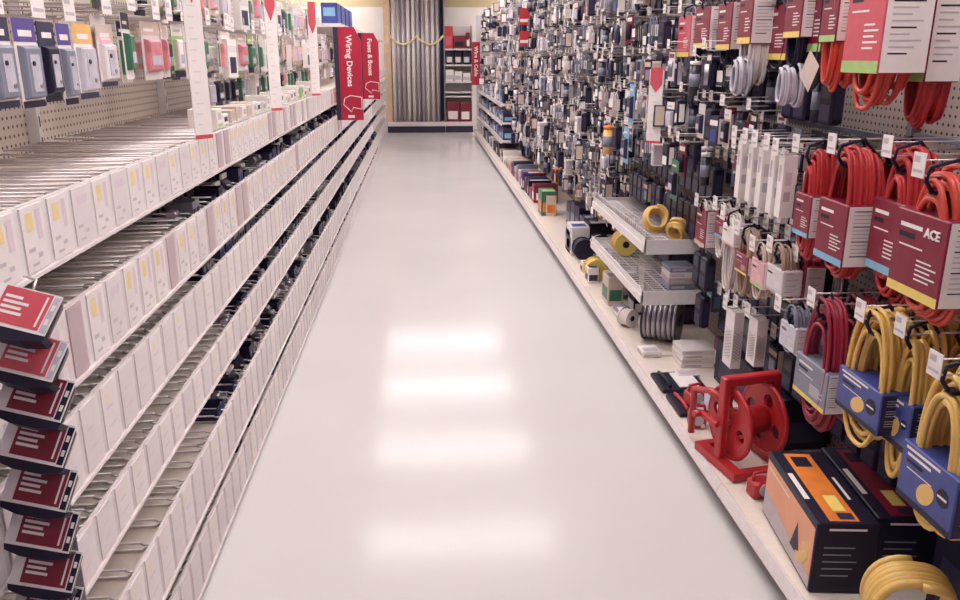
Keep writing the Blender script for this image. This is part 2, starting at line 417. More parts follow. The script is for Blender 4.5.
def polybag(w, h, m, head, d=.05):
    mb = MB(); R = []
    for z, sx, s2 in ((-h, .42, .15), (-h * .92, .48, .7), (-h * .75, .5, 1), (-h * .55, .5, .8), (-h * .36, .47, .6), (-h * .2, .48, .1)):
        R.append([(w * sx * math.cos(q * PI / 6) * rnd.uniform(.82, 1), -d / 2 + d / 2 * s2 * math.sin(q * PI / 6) * rnd.uniform(.55, 1), z + rnd.uniform(-.006, .006)) for q in range(12)])
    mb.rings(R, m, False); mb.box(-w / 2, w / 2, -d / 2 - .003, -d / 2 + .003, -h * .24, 0, head)
    mb.frx(-w * .35, w * .3, -h * .16, -h * .08, -d / 2 - .003, RED if head is WHITE else WHITE)
    return mb.mesh('polybag')
def hangbox(w, h, m, m2, m3, d=.06):
    mb = MB().box(-w / 2, w / 2, -d, 0, -h, -.03, m).box(-w / 2, w / 2, -.003, 0, -.03, .0, m)
    mb.frx(-w / 2, w / 2, -h * .45, -h * .3, -d, m2).frx(-w * .35, w * .35, -h * .9, -h * .55, -d, m3)
    mb.side(-d * .9, -d * .1, -h * .95, -h * .25, w / 2, m2)
    return mb.mesh('hanging_carton')
def ring_pts(w, h, y, n=22, ph=0.0, k=1.0):
    out = []
    for q in range(n):
        a = 2 * PI * q / n + ph; c, s = math.cos(a), math.sin(a)
        out.append((k * w / 2 * math.copysign(abs(c) ** .8, c), y, k * h / 2 * math.copysign(abs(s) ** .9, s)))
    return out
def coil_mesh(w, h, d, turns, r, m, seed=1, n=26, sides=6, name='cord_coil', zc=None, wob=.2):
    R_ = random.Random(seed); mb = MB(); pts = []
    zc = -h / 2 if zc is None else zc
    tot = turns * n
    ks = [1 - R_.uniform(0, wob) for _ in range(turns + 2)]; ys = [-(d) * (i + .5) / turns + R_.uniform(-.3, .3) * d / turns for i in range(turns + 2)]
    R_.shuffle(ys) if turns < 4 else None
    dz = [R_.uniform(-.06, .06) * h * .5 for _ in range(turns + 2)]
    for i in range(tot + 1):
        t = i / n; a = 2 * PI * t + PI / 2; j = int(t); f = t - j; f = f * f * (3 - 2 * f)
        k = ks[j] * (1 - f) + ks[j + 1] * f; y = ys[j] * (1 - f) + ys[j + 1] * f; z = dz[j] * (1 - f) + dz[j + 1] * f
        c, s = math.cos(a), math.sin(a)
        pts.append((k * w / 2 * math.copysign(abs(c) ** .75, c), y, zc + k * h / 2 * s + z * (1 if s < 0 else .4)))
    mb.tube(pts, r, m, sides)
    return mb.mesh(name)
def hank(w, h, m, band, band2, seed=3, d=.045, turns=4, r=.0035):
    me = coil_mesh(w, h, d, turns, r, m, seed, 16, 5)
    mb = MB(); mb.v = [tuple(v.co) for v in me.vertices]; mb.f = [list(p.vertices) for p in me.polygons]; mb.mats = [m]; mb.m = [0] * len(mb.f); mb.sm = [True] * len(mb.f)
    mb.box(-w * .42, w * .42, -d * 1.1, 0.0, -h * .72, -h * .3, band); mb.frx(-w * .4, w * .4, -h * .7, -h * .6, -d * 1.1, band2); mb.side(-d, -.004, -h * .7, -h * .32, w * .42, WHITE)
    return mb.mesh('cord_hank')
def tubepack(r, h, m, cap):
    return MB().cyl((0, -r, -h), (0, -r, -.03), r, m, 12).cyl((0, -r, -.03), (0, -r, -.01), r * 1.05, cap, 12).box(-.008, .008, -r - .001, -r + .001, -.012, .0, cap).cyl((0, -r, -h * .75), (0, -r, -h * .4), r * 1.02, GBLUE if m is not WHITE else GREYP, 12).mesh('tube_container')
def bitcard(w, h, card, m):
    mb = MB().box(-w / 2, w / 2, -.003, 0, -h, 0, card)
    for q in range(3): mb.cyl((-w * .25 + q * w * .25, -.009, -h * .85), (-w * .25 + q * w * .25, -.009, -h * .3), .006, m, 8)
    mb.frx(-w * .4, w * .4, -h * .2, -h * .06, -.003, RED if card is WHITE else WHITE)
    return mb.mesh('tool_card')
KINDS = [
 ('blister_pack', 'blister pack', [('white blister pack with navy goods', blister(.085, .14, WHITE, LABEL, NAVY), 3), ('white blister pack with grey goods', blister(.08, .13, WHITE, WHITE, GBLUE), 3), ('navy blister pack with clear bubble', blister(.09, .15, NAVY, WHITE, PLAST), 2), ('beige blister pack with black goods', blister(.085, .15, BEIGE, WHITE, BLK), 3), ('red headed blister pack with black goods', blister(.085, .16, WHITE, RED, BLK), .7), ('blue blister pack with dark goods', blister(.09, .16, LBLUE, BLUE, BLK), .6)]),
 ('clamshell', 'clamshell', [('black clamshell with white insert', clam(.08, .15, BLK, WHITE), 3), ('black clamshell with navy insert', clam(.09, .17, BLK, NAVY), 4), ('clear clamshell with white insert', clam(.08, .14, PLAST, WHITE), 2), ('blue-grey clamshell with dark insert', clam(.09, .16, GBLUE, NAVY), 2)]),
 ('polybag', 'polybag', [('clear polybag with white header', polybag(.08, .15, PLAST, WHITE), 2), ('dark polybag with white header', polybag(.08, .16, BLK, WHITE), 4), ('white polybag with beige header', polybag(.085, .14, WHITE, BEIGE), 2), ('dark polybag with red header', polybag(.08, .15, BLK2, RED), .7), ('navy polybag with white header', polybag(.085, .15, NAVY, WHITE), 2)]),
 ('hanging_carton', 'carton', [('white hanging carton with grey band', hangbox(.07, .15, WHITE, GREYP, LABEL2), 2), ('navy hanging carton with white panel', hangbox(.075, .16, NAVY, WHITE, BLUE), 2), ('black hanging carton with beige panel', hangbox(.07, .14, BLK, BEIGE, GBLUE), 3), ('orange and black hanging carton', hangbox(.06, .16, ORANGE, BLK, YSTRIP), .06), ('red and white hanging carton', hangbox(.07, .15, RED, WHITE, WHITE), .5)]),
 ('cord_hank', 'cord', [('white cord hank with white band', hank(.08, .2, WCORD, WHITE, RED, 3), 2), ('black cord hank with white band', hank(.08, .2, BLK2, WHITE, NAVY, 4), 3), ('tan cord hank with red band', hank(.08, .2, TAN, RED, YSTRIP, 5), 1), ('grey cord hank with navy band', hank(.08, .2, GBLUE, NAVY, WHITE, 6), 2)]),
 ('tube_container', 'tube', [('navy capped tube', tubepack(.022, .17, NAVY, BLK), 2), ('black capped tube', tubepack(.025, .19, BLK2, WHITE), 2), ('white capped tube', tubepack(.02, .15, WHITE, BLK), 2), ('grey steel tube', tubepack(.02, .16, STEEL, BLK), 1)]),
 ('tool_card', 'tool card', [('white card with three steel rods', bitcard(.08, .14, WHITE, STEEL), 2), ('dark card with three silver rods', bitcard(.08, .16, BLK, SILV), 2), ('red card with three black rods', bitcard(.08, .15, RED, BLK), .3)]),
]
def pick(kw):
    nm, ct, vs = rnd.choices(KINDS, kw)[0]
    lb, me, _ = rnd.choices(vs, [v[2] for v in vs])[0]
    return nm, ct, lb, me

# ------------------------------------------------------------------ left wall: hanging packs above the trays
def left_pack(px0, px1, yt, X, me_fn): pass
XL = -0.8
def near_blister(name, label, x0, x1, yt, yb, X, border, head, goods, foot):
    a = onX(x0, yt, X); b = onX(x1, yt, X); z1 = a.z; z0 = onX(x0, yb, X).z
    w = abs(b.y - a.y) * .96; h = z1 - z0
    t = thing(name, label, 'blister pack', (X, (a.y + b.y) / 2, z1), PI / 2, 'hanging packs above the left trays')
    c = MB().box(-w / 2, w / 2, -.002, 0, -h, 0, border); c.frx(-w / 2, w / 2, -h * .26, 0, -.002, head); c.frx(-w / 2, w / 2, -h, -h * .92, -.002, foot)
    c.frx(-w * .3, w * .3, -h * .2, -h * .13, -.0026, WHITE)
    obj('card', c, t)
    bl = MB(); R = []
    for y, kk in ((-.002, 0), (-.012, .003), (-.015, .006)):
        R.append([(-w * .4 + kk, y, -h * .9 + kk), (w * .4 - kk, y, -h * .9 + kk), (w * .4 - kk, y, -h * .3 - kk), (-w * .4 + kk, y, -h * .3 - kk)])
    bl.rings(R, goods, False); obj('blister', bl, t)
    it = MB(); it.box(-w * .2, w * .2, -.0165, -.015, -h * .82, -h * .4, PLAST); it.cyl((-w * .1, -.019, -h * .5), (-w * .1, -.0162, -h * .5), w * .05, BLK, 10).cyl((w * .1, -.019, -h * .75), (w * .1, -.0162, -h * .75), w * .05, SILV, 10)
    obj('switch', it, t)
    # board hook
    return t
near_blister('switch_pack', 'purple topped pack with grey window cut by the left frame edge', -22, 5, 15, 112, XL, WHITE, NAVY, GBLUE, NAVY)
near_blister('switch_pack', 'white bordered pack with purple top and large grey window, leftmost whole one', 8, 32, 17, 111, XL, WHITE, PURP, GBLUE, BLK)
near_blister('switch_pack', 'dark navy pack with narrow grey window, right of the large grey window', 34, 51, 21, 104, XL, NAVY, NAVY, BLK, BLK)
near_blister('switch_pack', 'purple topped pack with white fittings in its narrow window', 53, 67, 23, 107, XL, WHITE, PURP, GBLUE, BLK)
near_blister('switch_pack', 'orange topped pack with white border above the left trays', 69, 89, 23, 101, XL, WHITE, ORT, PLAST, NAVY)
near_blister('switch_pack', 'pale pack with navy foot right of the orange topped pack', 93, 110, 24, 88, XL, LABEL2, BEIGE, LABEL2, NAVY)
LK = [('white parts pack with grey goods', blister(.1, .17, LABEL2, LABEL, PLAST)), ('dark parts pack with green goods', blister(.09, .17, WHITE, BLK, DGREEN)), ('pink parts pack with red goods', blister(.11, .16, LABEL2, BEIGE, ROSE)), ('beige parts pack with pink goods', blister(.1, .16, BEIGE, LABEL, PINK)), ('cream bag with red print', polybag(.1, .15, LABEL2, PINK, .016)), ('white carton with navy foot', hangbox(.1, .18, WHITE, LABEL2, NAVY, .03)), ('white and lime pack', blister(.1, .18, GREEN, WHITE, WHITE, .018, NAVY)), ('navy pack with white header', blister(.1, .17, NAVY, WHITE, BLK)), ('black pack with lime goods', blister(.1, .17, BLK, GREEN, DGREEN))]
def unit_of(units, edges, y):
    for i in range(len(edges) - 1):
        if edges[i] <= y < edges[i + 1]: return units[i]
    return units[-1]
def safe_y(edges, y, m=.036):
    for e in edges:
        if abs(y - e) < m: return e + m
    return y
LROWS = [(1.60, 'lower'), (1.80, 'upper')]
for ri, (z, rn) in enumerate(LROWS):
    y = 2.2 if ri == 0 else 1.3; n = 0
    while y < (15.4 if ri == 0 else 6.7):
        n += 1
        if y < 2.95 and ri == 0: wts = [1, 1, 4, 4, 3, 0, 0, 0, 0]
        elif y < 4.4: wts = [2, .5, 1, 1, 1, 3, 3, 1, 1]
        else: wts = [3, 1, 1, 2, 1, 2, 1, 2, 2]
        lb, me = rnd.choices(LK, wts)[0]; y = safe_y(UP_EDGES, y)
        X = XL + rnd.uniform(-.06, .03)
        zz = z + rnd.uniform(-.012, .008)
        o = obj(me.name.split('.')[0], me, None, (X, y, zz), PI / 2 + rnd.uniform(-.25, .25))
        tag(o, f'{lb}, {rn} left hook row, {ordn(n)} hook along', 'hanging pack', f'packs on the {rn} left hook row')
        add_hook(unit_of(left_units, UP_EDGES, y), XB, y, zz + .005, X - XB + .02, PI / 2, TAGC if y < 5 else TAGB)
        if y < 7 and rnd.random() < .7:
            lb2, me2 = rnd.choice(LK)
            o = obj(me2.name.split('.')[0], me2, None, (X - .08, y + .01, zz), PI / 2)
            tag(o, f'rear {lb2}, {rn} left hook row, {ordn(n)} hook along', 'hanging pack', f'packs on the {rn} left hook row')
        y += .125 if y < 4 else (.14 if y < 8 else .24)
for Y in (1.5, 1.68, 1.86, 2.02): add_hook(left_units[1], XB, Y, 1.575, .33, PI / 2, TAGC)
# a third row, lower, for the bays beyond the second price strip
y = 3.45; n = 0
while y < 9:
    n += 1
    lb, me = rnd.choices(LK, [2, 1, 1, 1, 1, 1, 1.5, 2, 3])[0]; X = XL - .1; y = safe_y(UP_EDGES, y)
    o = obj(me.name.split('.')[0], me, None, (X, y, 1.425), PI / 2 + rnd.uniform(-.2, .2))
    o.scale = (1, 1, .85)
    tag(o, f'{lb}, lowest left hook row, {ordn(n)} hook along', 'hanging pack', 'packs on the lowest left hook row')
    add_hook(unit_of(left_units, UP_EDGES, y), XB, y, 1.43, X - XB + .02, PI / 2)
    y += .15 if y < 6 else .2

# tall white price strips with a red arrow
def price_strip(X, Y, z0, z1, label, w=.06, az=None, face=0.0, ah=1.0):
    t = thing('price_strip', label, 'price strip', (X, Y, z0), face, 'tall price strips')
    h = z1 - z0
    s = MB().box(-w / 2, w / 2, -.003, 0, 0, h, WHITE)
    for q in range(14): s.frx(-w * .3, w * (-.05 + .2 * ((q * 7) % 3) / 2), .04 + q * .03, .044 + q * .03, -.003, LABEL2)
    s.frx(-w / 2, w / 2, 0, .012, -.003, REDL)
    obj('strip', s, t)
    az = az if az else h * .78
    obj('red_arrow', MB().poly([(-w * .42, az + .16 * ah), (-w * .42, az + .04 * ah), (0, az - .02 * ah), (w * .42, az + .04 * ah), (w * .42, az + .16 * ah)], -.006, -.003, REDL, 'y'), t)
    return t
price_strip(XF + .012, 2.48, 1.262, 1.9, 'nearest tall white price strip with red arrow above the left trays', az=.40, face=PI * .28)
price_strip(XF + .012, 3.74, 1.262, 1.9, 'second tall white price strip on the left, with red arrow flag', az=.40, face=PI * .25)
price_strip(XF + .012, 5.15, 1.262, 1.75, 'third tall white price strip on the left, before the sign', face=PI * .2)

# red aisle signs, standing out into the aisle
def aisle_sign(px, body, label, Y, X0, z0, z1, w, mark=True):
    t = thing('aisle_sign', label, 'sign', (X0, Y, z0), 0, 'red vertical aisle signs')
    h = z1 - z0
    obj('sign_panel', MB().poly([(0, 0), (w, 0), (w, h * .86), (w * .72, h), (0, h)], -.012, .012, REDS, 'y'), t)
    obj('bracket', MB().box(-.035, 0.0, -.02, .02, 0, h, KICK), t)
    obj('bracket_arm', MB().box(XF - X0, -.035, -.006, .006, h * .52, h * .56, KICK), t)
    me = text_mesh(body, w * .56, WHITE)
    L = max(v.co.x for v in me.vertices) - min(v.co.x for v in me.vertices)
    s = min(1.0, h * .55 / L)
    o = obj('lettering', me, t); o.scale = (h * .55 / L, h * .55 / L, 1)
    o.rotation_euler = (PI / 2, PI / 2, 0); o.location = (w * .46, -.0135, h * .64)
    if mark:
        mb = MB()
        P = [(.18, .24), (.45, .27), (.95, .25), (.95, .12), (.55, .14), (.48, .09), (.12, .17), (.18, .24)]
        mb.tube([(a * w, -.0135, b * h) for a, b in P], .004, WHITE, 5)
        mb.box(w * .3, w * .6, -.014, -.012, h * .025, h * .055, WHITE)
        obj('logo_outline', mb, t)
    return t
Ys = 6.5
a = onY(342, 120, Ys); b = onY(360, 27, Ys)
aisle_sign(0, 'Wiring Devices', 'nearer red vertical sign reading Wiring Devices above the left trays', Ys, a.x, a.z, b.z, b.x - a.x)
Ys = 8.6
a = onY(364, 99, Ys); b = onY(378, 33, Ys)
aisle_sign(0, 'Fuses & Boxes', 'farther red vertical sign reading Fuses & Boxes on the left', Ys, a.x, a.z, b.z, b.x - a.x)
# blue cartons on top of the left bays
for q in range(4):
    mb = MB().rbox(-.07, .07, -.14, .14, 0, .17, BLUE, .004); mb.frx(-.05, .05, .06, .13, -.14, LBLUE).top(-.05, .05, -.08, .08, .17, LBLUE)
    o = obj('storage_carton', mb, None, (-.78, 7.55 + q * .42, 1.7605), 0)
    tag(o, f'blue carton on top of the left bays, {ordn(q+1)} from the camera', 'carton', 'blue cartons on top of the left bays')

# clip strip of red packs in the left foreground
CS = [(0, 300, 62, 330), (8, 345, 66, 372), (18, 385, 70, 425), (18, 430, 72, 466), (20, 475, 74, 505), (22, 517, 76, 547), (26, 557, 78, 585), (26, 593, 80, 620)]
YC = 1.16
top = onY(22, 285, YC); bot = onY(45, 640, YC - .1)
cs = thing('hanging_clip_strip', 'steel clip strip holding the column of red packs in the left foreground', 'clip strip', (-.605, YC + .06, 0))
obj('strip', MB().box(-.012, .012, -.001, .001, .35, 1.16, STEEL), cs)
clips = MB()
def red_pack(label, p, rz, tilt, pale):
    t = thing('connector_pack', label, 'blister pack', p, rz, 'red packs on the clip strip'); t.rotation_euler = (tilt, .24, rz)
    w, h = .095, .062
    c = MB().box(-w / 2, w / 2, -.003, 0, -h, .0, WHITE)
    R1 = REDL if pale else RED
    c.frx(-w * .33, w * .38, -h * .92, -h * .03, -.003, R1)
    for q, (l0, l1) in enumerate(((-.28, -.02), (-.28, .1), (-.28, .02), (-.28, .06))): c.frx(w * l0, w * l1, -h * (.3 + q * .13), -h * (.23 + q * .13), -.0036, WHITE)
    c.frx(w * .3, w * .33, -h * .85, -h * .1, -.0036, WHITE)
    c.frx(w * .4, w * .49, -h * .95, -h * .05, -.003, PLAST if pale else BLK)
    c.frx(w * .42, w * .47, -h * .4, -h * .25, -.0036, WHITE).frx(w * .42, w * .47, -h * .75, -h * .6, -.0036, WHITE)
    obj('card', c, t)
    b = MB().poly([(-w * .5, -h), (-w * .47, -h - .009), (-w * .2, -h - .015), (w * .2, -h - .015), (w * .5, -h - .008), (w * .53, -h)], -.003, .026, BLK, 'y')
    obj('base_band', b, t)
    bl = MB(); R = []
    for y, kk in ((.001, 0), (.022, .004), (.03, .012)): R.append([(-w * .44 + kk, y, -h + kk), (w * .5 - kk, y, -h + kk), (w * .5 - kk, y, -.006 - kk), (-w * .44 + kk, y, -.006 - kk)])
    bl.rings(R, BLK2); obj('blister', bl, t)
    return t
names = ['topmost pale red pack on the clip strip, tilted, white lettering', 'second pale red pack down the clip strip, with black base', 'third pack down the clip strip, the first dark red one', 'fourth red pack down the clip strip, black base', 'fifth red pack down the clip strip', 'sixth red pack down the clip strip', 'seventh red pack down the clip strip, near the frame bottom', 'lowest red pack of the clip strip, cut by the frame bottom']
for q, (x0, y0, x1, y1) in enumerate(CS):
    p = onY((x0 + x1) / 2, y0 - 10, YC - .02)
    red_pack(names[q], (p.x, YC - .02, p.z), -.12 + (.02 * q), -.75 + .05 * min(q, 5), q < 2)
    clips.tube([(-.605 - p.x * 0, YC + .058, p.z), (p.x, YC, p.z + .01), (p.x, YC - .02, p.z - .008)], .002, CHROME, 5)
cl = MB(); cl.v = clips.v; cl.f = clips.f; cl.m = clips.m; cl.mats = clips.mats; cl.sm = clips.sm
o = obj('clips', cl, cs); o.location = (.605, -YC - .06, 0)

# ------------------------------------------------------------------ right shelving
RB = 1.5; RF = .975; DK = .10
R_EDGES = [-.06 + 1.22 * i for i in range(14)]
right_units = []
for i in range(13):
    y0, y1 = R_EDGES[i], R_EDGES[i + 1]
    u = thing('peg_shelving', f'cream pegboard shelving on the right, {ordn(i+1)} bay from the camera', 'shelving', (0, 0, 0), 0, 'right shelving bays')
    right_units.append(u); g = .002
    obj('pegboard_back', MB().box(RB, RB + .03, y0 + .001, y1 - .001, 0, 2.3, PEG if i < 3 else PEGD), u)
    obj('upright', MB().box(RB - .025, RB, y0 + .001, y0 + .028, 0, 2.3, STEEL), u)
    d = MB().box(RF + .02, RB - .001, y0 + g, y1 - g, DK - .03, DK, CREAM2)
    dk = obj('base_deck', d, u)
    obj('price_rail', MB().poly([(RF, DK - .032), (RF + .005, DK - .032), (RF + .026, DK - .001), (RF + .02, DK + .004), (RF + .016, DK + .004)], y0 + g, y1 - g, RAIL, 'y'), dk)
    obj('kick_plate', MB().box(RF + .05, RF + .065, y0 + g, y1 - g, .001, DK - .032, KICK), dk)
def cross_bar(unit, y0, y1, z, X=RB - .03):
    obj('cross_bar', MB().box(X - .012, X + .012, y0, y1, z - .008, z + .008, GBLUE), unit)
cross_bar(right_units[1], 1.2, 2.34, 1.27); cross_bar(right_units[2], 2.4, 3.56, 1.25); cross_bar(right_units[1], 1.2, 2.34, .86)

# ---- long cord packs
COILS = {}
def cord_pack(name, label, x0, x1, yt, yb, X, cord, face, foot, depth=.1, rise=.05, drop=.1, turns=12, r=.0058, panel=WHITE, text=True, hang=True, group='cord packs on the right hooks', logo=False, cw=1.0, seed=0, plug=False, hook=True, back=0):
    a = onX(x0, yt, X); b = onX(x1, (yt + yb) / 2, X); z1 = a.z; z0 = onX(x0, yb, X).z
    w = abs(a.y - b.y); h = z1 - z0; yc = (a.y + b.y) / 2
    t = thing(name, label, 'extension cord', (X, yc, z1), -PI / 2, group)
    H = h + rise + drop; turns += 5; r *= 1.2
    cm = coil_mesh(w * min(cw, .97) - 2.6 * r, H, depth * .85, turns, r, cord, seed + turns, 30, 6, zc=rise - H / 2, wob=.42)
    obj('cord', cm, t, (0, depth * .95, 0))
    c = MB().rbox(-w / 2, w / 2, 0, depth, -h, 0, face, .003)
    if foot: c.frx(-w / 2 + .002, w / 2 - .002, -h + .001, -h * .88, 0, foot)
    c.side(.004, depth - .003, -h + .003, -.003, w / 2, panel)
    if text:
        for q in range(5 if face is not BLUE else 0): c.frx(w * .02, w * (.3 + .1 * (q % 2)), -h * (.55 + q * .055), -h * (.53 + q * .055), 0, WHITE, .0009)
        c.frx(-w * .38, w * .05, -h * .2, -h * .15, 0, WHITE, .0009).frx(-w * .38, -w * .08, -h * .32, -h * .26, 0, BLK, .0009).frx(-w * .36, w * .1, -h * .42, -h * .4, 0, WHITE, .0009)
        for q in range(13): c.side(depth * .15, depth * (.55 + .25 * ((q * 5) % 3) / 2), -h * (.1 + q * .06), -h * (.085 + q * .06), w / 2, GREYP if q % 4 else BLK, .0012)
    if face is BLUE:
        e = [(w * (.02 + .14 * math.cos(k * PI / 8) + .05 * math.sin(k * PI / 8)), -h * .62 + h * .2 * math.sin(k * PI / 8)) for k in range(16)]
        c.poly(e, -.0012, -.0002, YCORD, 'y'); c.poly([(w * .3 + w * .1 * math.cos(k * PI / 8), -h * .45 + w * .1 * math.sin(k * PI / 8)) for k in range(16)], -.0012, -.0002, BLK, 'y')
        c.frx(w * .22, w * .38, -h * .47, -h * .43, 0, WHITE, .0016); c.frx(-w * .42, w * .2, -h * .1, -h * .05, 0, WHITE)
    obj('card_sleeve', c, t)
    if logo:
        m = text_mesh('ACE', .05, WHITE); o = obj('logo', m, t, (w * .24, -.0016, -h * .2)); o.rotation_euler = (PI / 2, 0, 0); o.scale = (w * .3 / .1, w * .3 / .1, 1)
    if plug:
        p = MB().cyl((w * .2, depth * .4, .0), (w * .24, depth * .4, .05), .012, BLK, 10).cyl((w * .24, depth * .4, .05), (w * .245, depth * .4, .062), .009, BLK, 10)
        obj('plug', p, t)
    if hang:
        zz = rise - .012
        s = MB().box(-.012, .012, depth * .1, depth * .95, zz - .055, zz - .046, BLK).tube([(0, depth * .1, zz - .05), (0, -.005, zz - .025), (0, 0.0, zz + .006), (0, depth * .5, zz + .022), (0, depth * .95, zz - .04)], .005, BLK, 6)
        obj('hang_strap', s, t)
    if hook:
        yh = safe_y(R_EDGES, yc, .03); add_hook(unit_of(right_units, R_EDGES, yh), RB, yh, z1 + rise - .03, RB - X + .02, -PI / 2, TAGB)
    return t
N = 'extension_cord'
# lower big outdoor cords
CA = cord_pack(N, 'nearest orange outdoor cord with large red and white sleeve and yellow foot', 898, 946, 206, 292, 1.12, ORG2, RED, YSTRIP, .13, .11, .07, 11, .0062, logo=True, cw=1.12, seed=1)
cord_pack(N, 'orange cord with dark red sleeve behind the nearest large orange cord', 874, 902, 196, 270, 1.2, ORG, RED, LBLUE, .12, .14, .1, 10, .006, cw=1.1, seed=2)
CB = cord_pack(N, 'orange cord with red and white sleeve and blue foot, left of the large one', 820, 846, 196, 258, 1.15, ORG, RED, LBLUE, .13, .16, .06, 11, .0055, cw=1.15, seed=3, plug=True)
CC = cord_pack(N, 'smaller orange cord with narrow red and white sleeve beside the white strips', 796, 810, 191, 234, 1.16, ORG, RED, LBLUE, .09, .15, .1, 9, .0055, cw=1.2, seed=4)
# top right
cord_pack(N, 'top right orange cord, tall red sleeve with green foot and white panel', 853, 884, -30, 73, 1.17, ORG2, REDL, GREEN, .13, .05, .11, 10, .006, cw=1.05, seed=5)
cord_pack(N, 'orange cord with red sleeve behind the top right cord, at the frame edge', 914, 932, -30, 82, 1.32, ORG, RED, GREEN, .1, .05, .14, 10, .006, cw=1.2, seed=6)
cord_pack(N, 'orange cord with small red sleeve and green foot hanging left of the tall one', 825, 838, -14, 42, 1.2, ORG2, RED, GREEN, .1, .04, .15, 9, .0055, cw=1.2, seed=7)
cord_pack(N, 'dark cord with red sleeve, green foot, left of the small orange cord', 810, 824, -16, 52, 1.24, BLK2, RED, GREEN, .05, .04, .13, 6, .005, cw=1.1, seed=8)
cord_pack(N, 'dark cord with red and white sleeve and yellow foot, fifth in the top row', 788, 802, -14, 38, 1.2, BLK, RED, YSTRIP, .1, .04, .12, 7, .005, cw=1.0, seed=9)
cord_pack(N, 'dark cord behind a broad red card with yellow foot, top row', 766, 788, 6, 60, 1.28, BLK, RED, YSTRIP, .05, .04, .04, 6, .005, seed=10)
cord_pack(N, 'white cord with white panelled red sleeve, top row, third from the left', 741, 752, -10, 44, 1.2, WCORD, RED, YSTRIP, .11, .04, .17, 7, .005, seed=11)
cord_pack(N, 'dark cord with red sleeve and yellow foot, top row, second from the left', 719, 731, 4, 50, 1.2, BLK, RED, YSTRIP, .1, .04, .1, 7, .0048, seed=12)
cord_pack(N, 'dark cord with red sleeve and yellow foot, top row, leftmost but one', 696, 709, 8, 48, 1.2, BLK, RED, YSTRIP, .1, .04, .17, 7, .0048, seed=13)
cord_pack(N, 'dark cord with narrow red sleeve and yellow foot, leftmost in the top row', 679, 690, 17, 57, 1.2, GBLUE, REDL, YSTRIP, .08, .04, .1, 7, .0048, seed=14)
# white rope bag and tilted beige tag in the top row
for q, (px, py, lb) in enumerate(((742, 70, 'bundle of pale twisted rope under the white sleeve, top row'), (790, 78, 'bundle of pale twisted rope left of the orange cord, top row'))):
    p = onX(px, py, 1.2)
    o = obj('rope_bundle', coil_mesh(.085, .15, .07, 9, .006, PLAST, 40 + q, 22, 6, wob=.5), None, (1.24, p.y, p.z + .05), -PI / 2)
    tag(o, lb, 'rope', 'rope bundles in the top row')
p = onX(815, 58, 1.14)
o = obj('beige_tag', MB().box(-.04, .04, -.0015, 0, -.09, 0, BEIGE).frx(-.03, .03, -.08, -.07, -.0015, GREYP), None, (1.14, p.y, p.z), -PI / 2); o.rotation_euler = (0, .6, -PI / 2)
tag(o, 'tilted beige tag hanging beside the small orange cord', 'tag')
# lower rows: maroon and yellow cords
CD = cord_pack(N, 'maroon cord with blue-grey sleeve, white panel and yellow foot, beside the yellow cords', 797, 829, 350, 392, 1.13, MAR, GBLUE, YSTRIP, .06, .2, .1, 11, .005, cw=1.1, seed=15)
CE = cord_pack(N, 'yellow cord with blue sleeve, leftmost of the yellow cords', 840, 884, 364, 407, 1.13, YCORD, BLUE, BLK, .1, .19, .07, 11, .0055, panel=NAVY, cw=.95, seed=16)
CF = cord_pack(N, 'yellow cord with blue sleeve, middle of the three hanging yellow cords', 886, 912, 388, 440, 1.17, YCORD, BLUE, BLK, .1, .19, .12, 11, .006, panel=NAVY, cw=1.25, seed=17)
CG = cord_pack(N, 'largest yellow cord with blue sleeve at the right frame edge', 904, 962, 438, 500, 1.08, YCORD, BLUE, BLK, .12, .22, .08, 13, .0065, panel=NAVY, cw=1.0, seed=18)
for (px, py, X, lb) in ((862, 396, 1.128, 0), (930, 490, 1.078, 1)):
    pass

for src, dx, dy, lb in ((CA, .15, .0, 'second large orange cord on the hook behind the nearest large one'), (CB, .14, .01, 'second orange cord behind the one with red sleeve and blue foot'), (CC, .12, .01, 'second small orange cord behind the narrow sleeved one'),
        (CD, .1, .015, 'second maroon cord behind the blue-grey sleeved one'), (CD, .2, .03, 'third maroon cord, nearest the pegboard'), (CE, .125, .01, 'second yellow cord behind the leftmost yellow one'), (CE, .245, .02, 'third yellow cord behind the leftmost, nearest the pegboard'),
        (CF, .13, .005, 'second yellow cord behind the middle yellow one'), (CG, .15, .0, 'second yellow cord behind the largest yellow one'), (CG, .29, .0, 'third yellow cord behind the largest, nearest the pegboard')):
    dup(src, (src.location.x + dx, src.location.y + dy, src.location.z + .004), -PI / 2 + .03, lb)
# small carded cords in the middle rows
def mini(label, x0, x1, yt, yb, X, cord, face, foot, **k):
    return cord_pack('cord_pack', label, x0, x1, yt, yb, X, cord, face, foot, k.pop('depth', .07), k.pop('rise', .04), k.pop('drop', .07), k.pop('turns', 6), .0035, group='small cord packs in the middle rows', **k)
mini('small red carded pack with green foot, left of the white strips', 735, 744, 150, 174, 1.2, BLK, RED, GREEN, drop=.02)
mini('small red pack with white panel at the left of the middle row', 697, 706, 206, 244, 1.18, WCORD, RED, BEIGE, drop=.02)
mini('small red pack right of the white panelled one, blue foot', 716, 725, 210, 236, 1.2, WCORD, RED, LBLUE, drop=.1)
mini('tan cord with red card and yellow foot in the middle row', 736, 748, 250, 270, 1.16, TAN, RED, YSTRIP, rise=.1, drop=.1, turns=8)
mini('pink cord pack with green foot beside the tan cord', 752, 764, 256, 284, 1.16, BEIGE, PINK, GREEN, rise=.06, drop=.06)
mini('tan cord under a white and grey card, middle row right', 767, 783, 262, 288, 1.17, TAN, LABEL2, GREYP, rise=.08, drop=.02)
mini('white cord looped long under a white card, middle row', 723, 734, 222, 242, 1.16, WCORD, WHITE, PINK, rise=.05, drop=.2, turns=8)
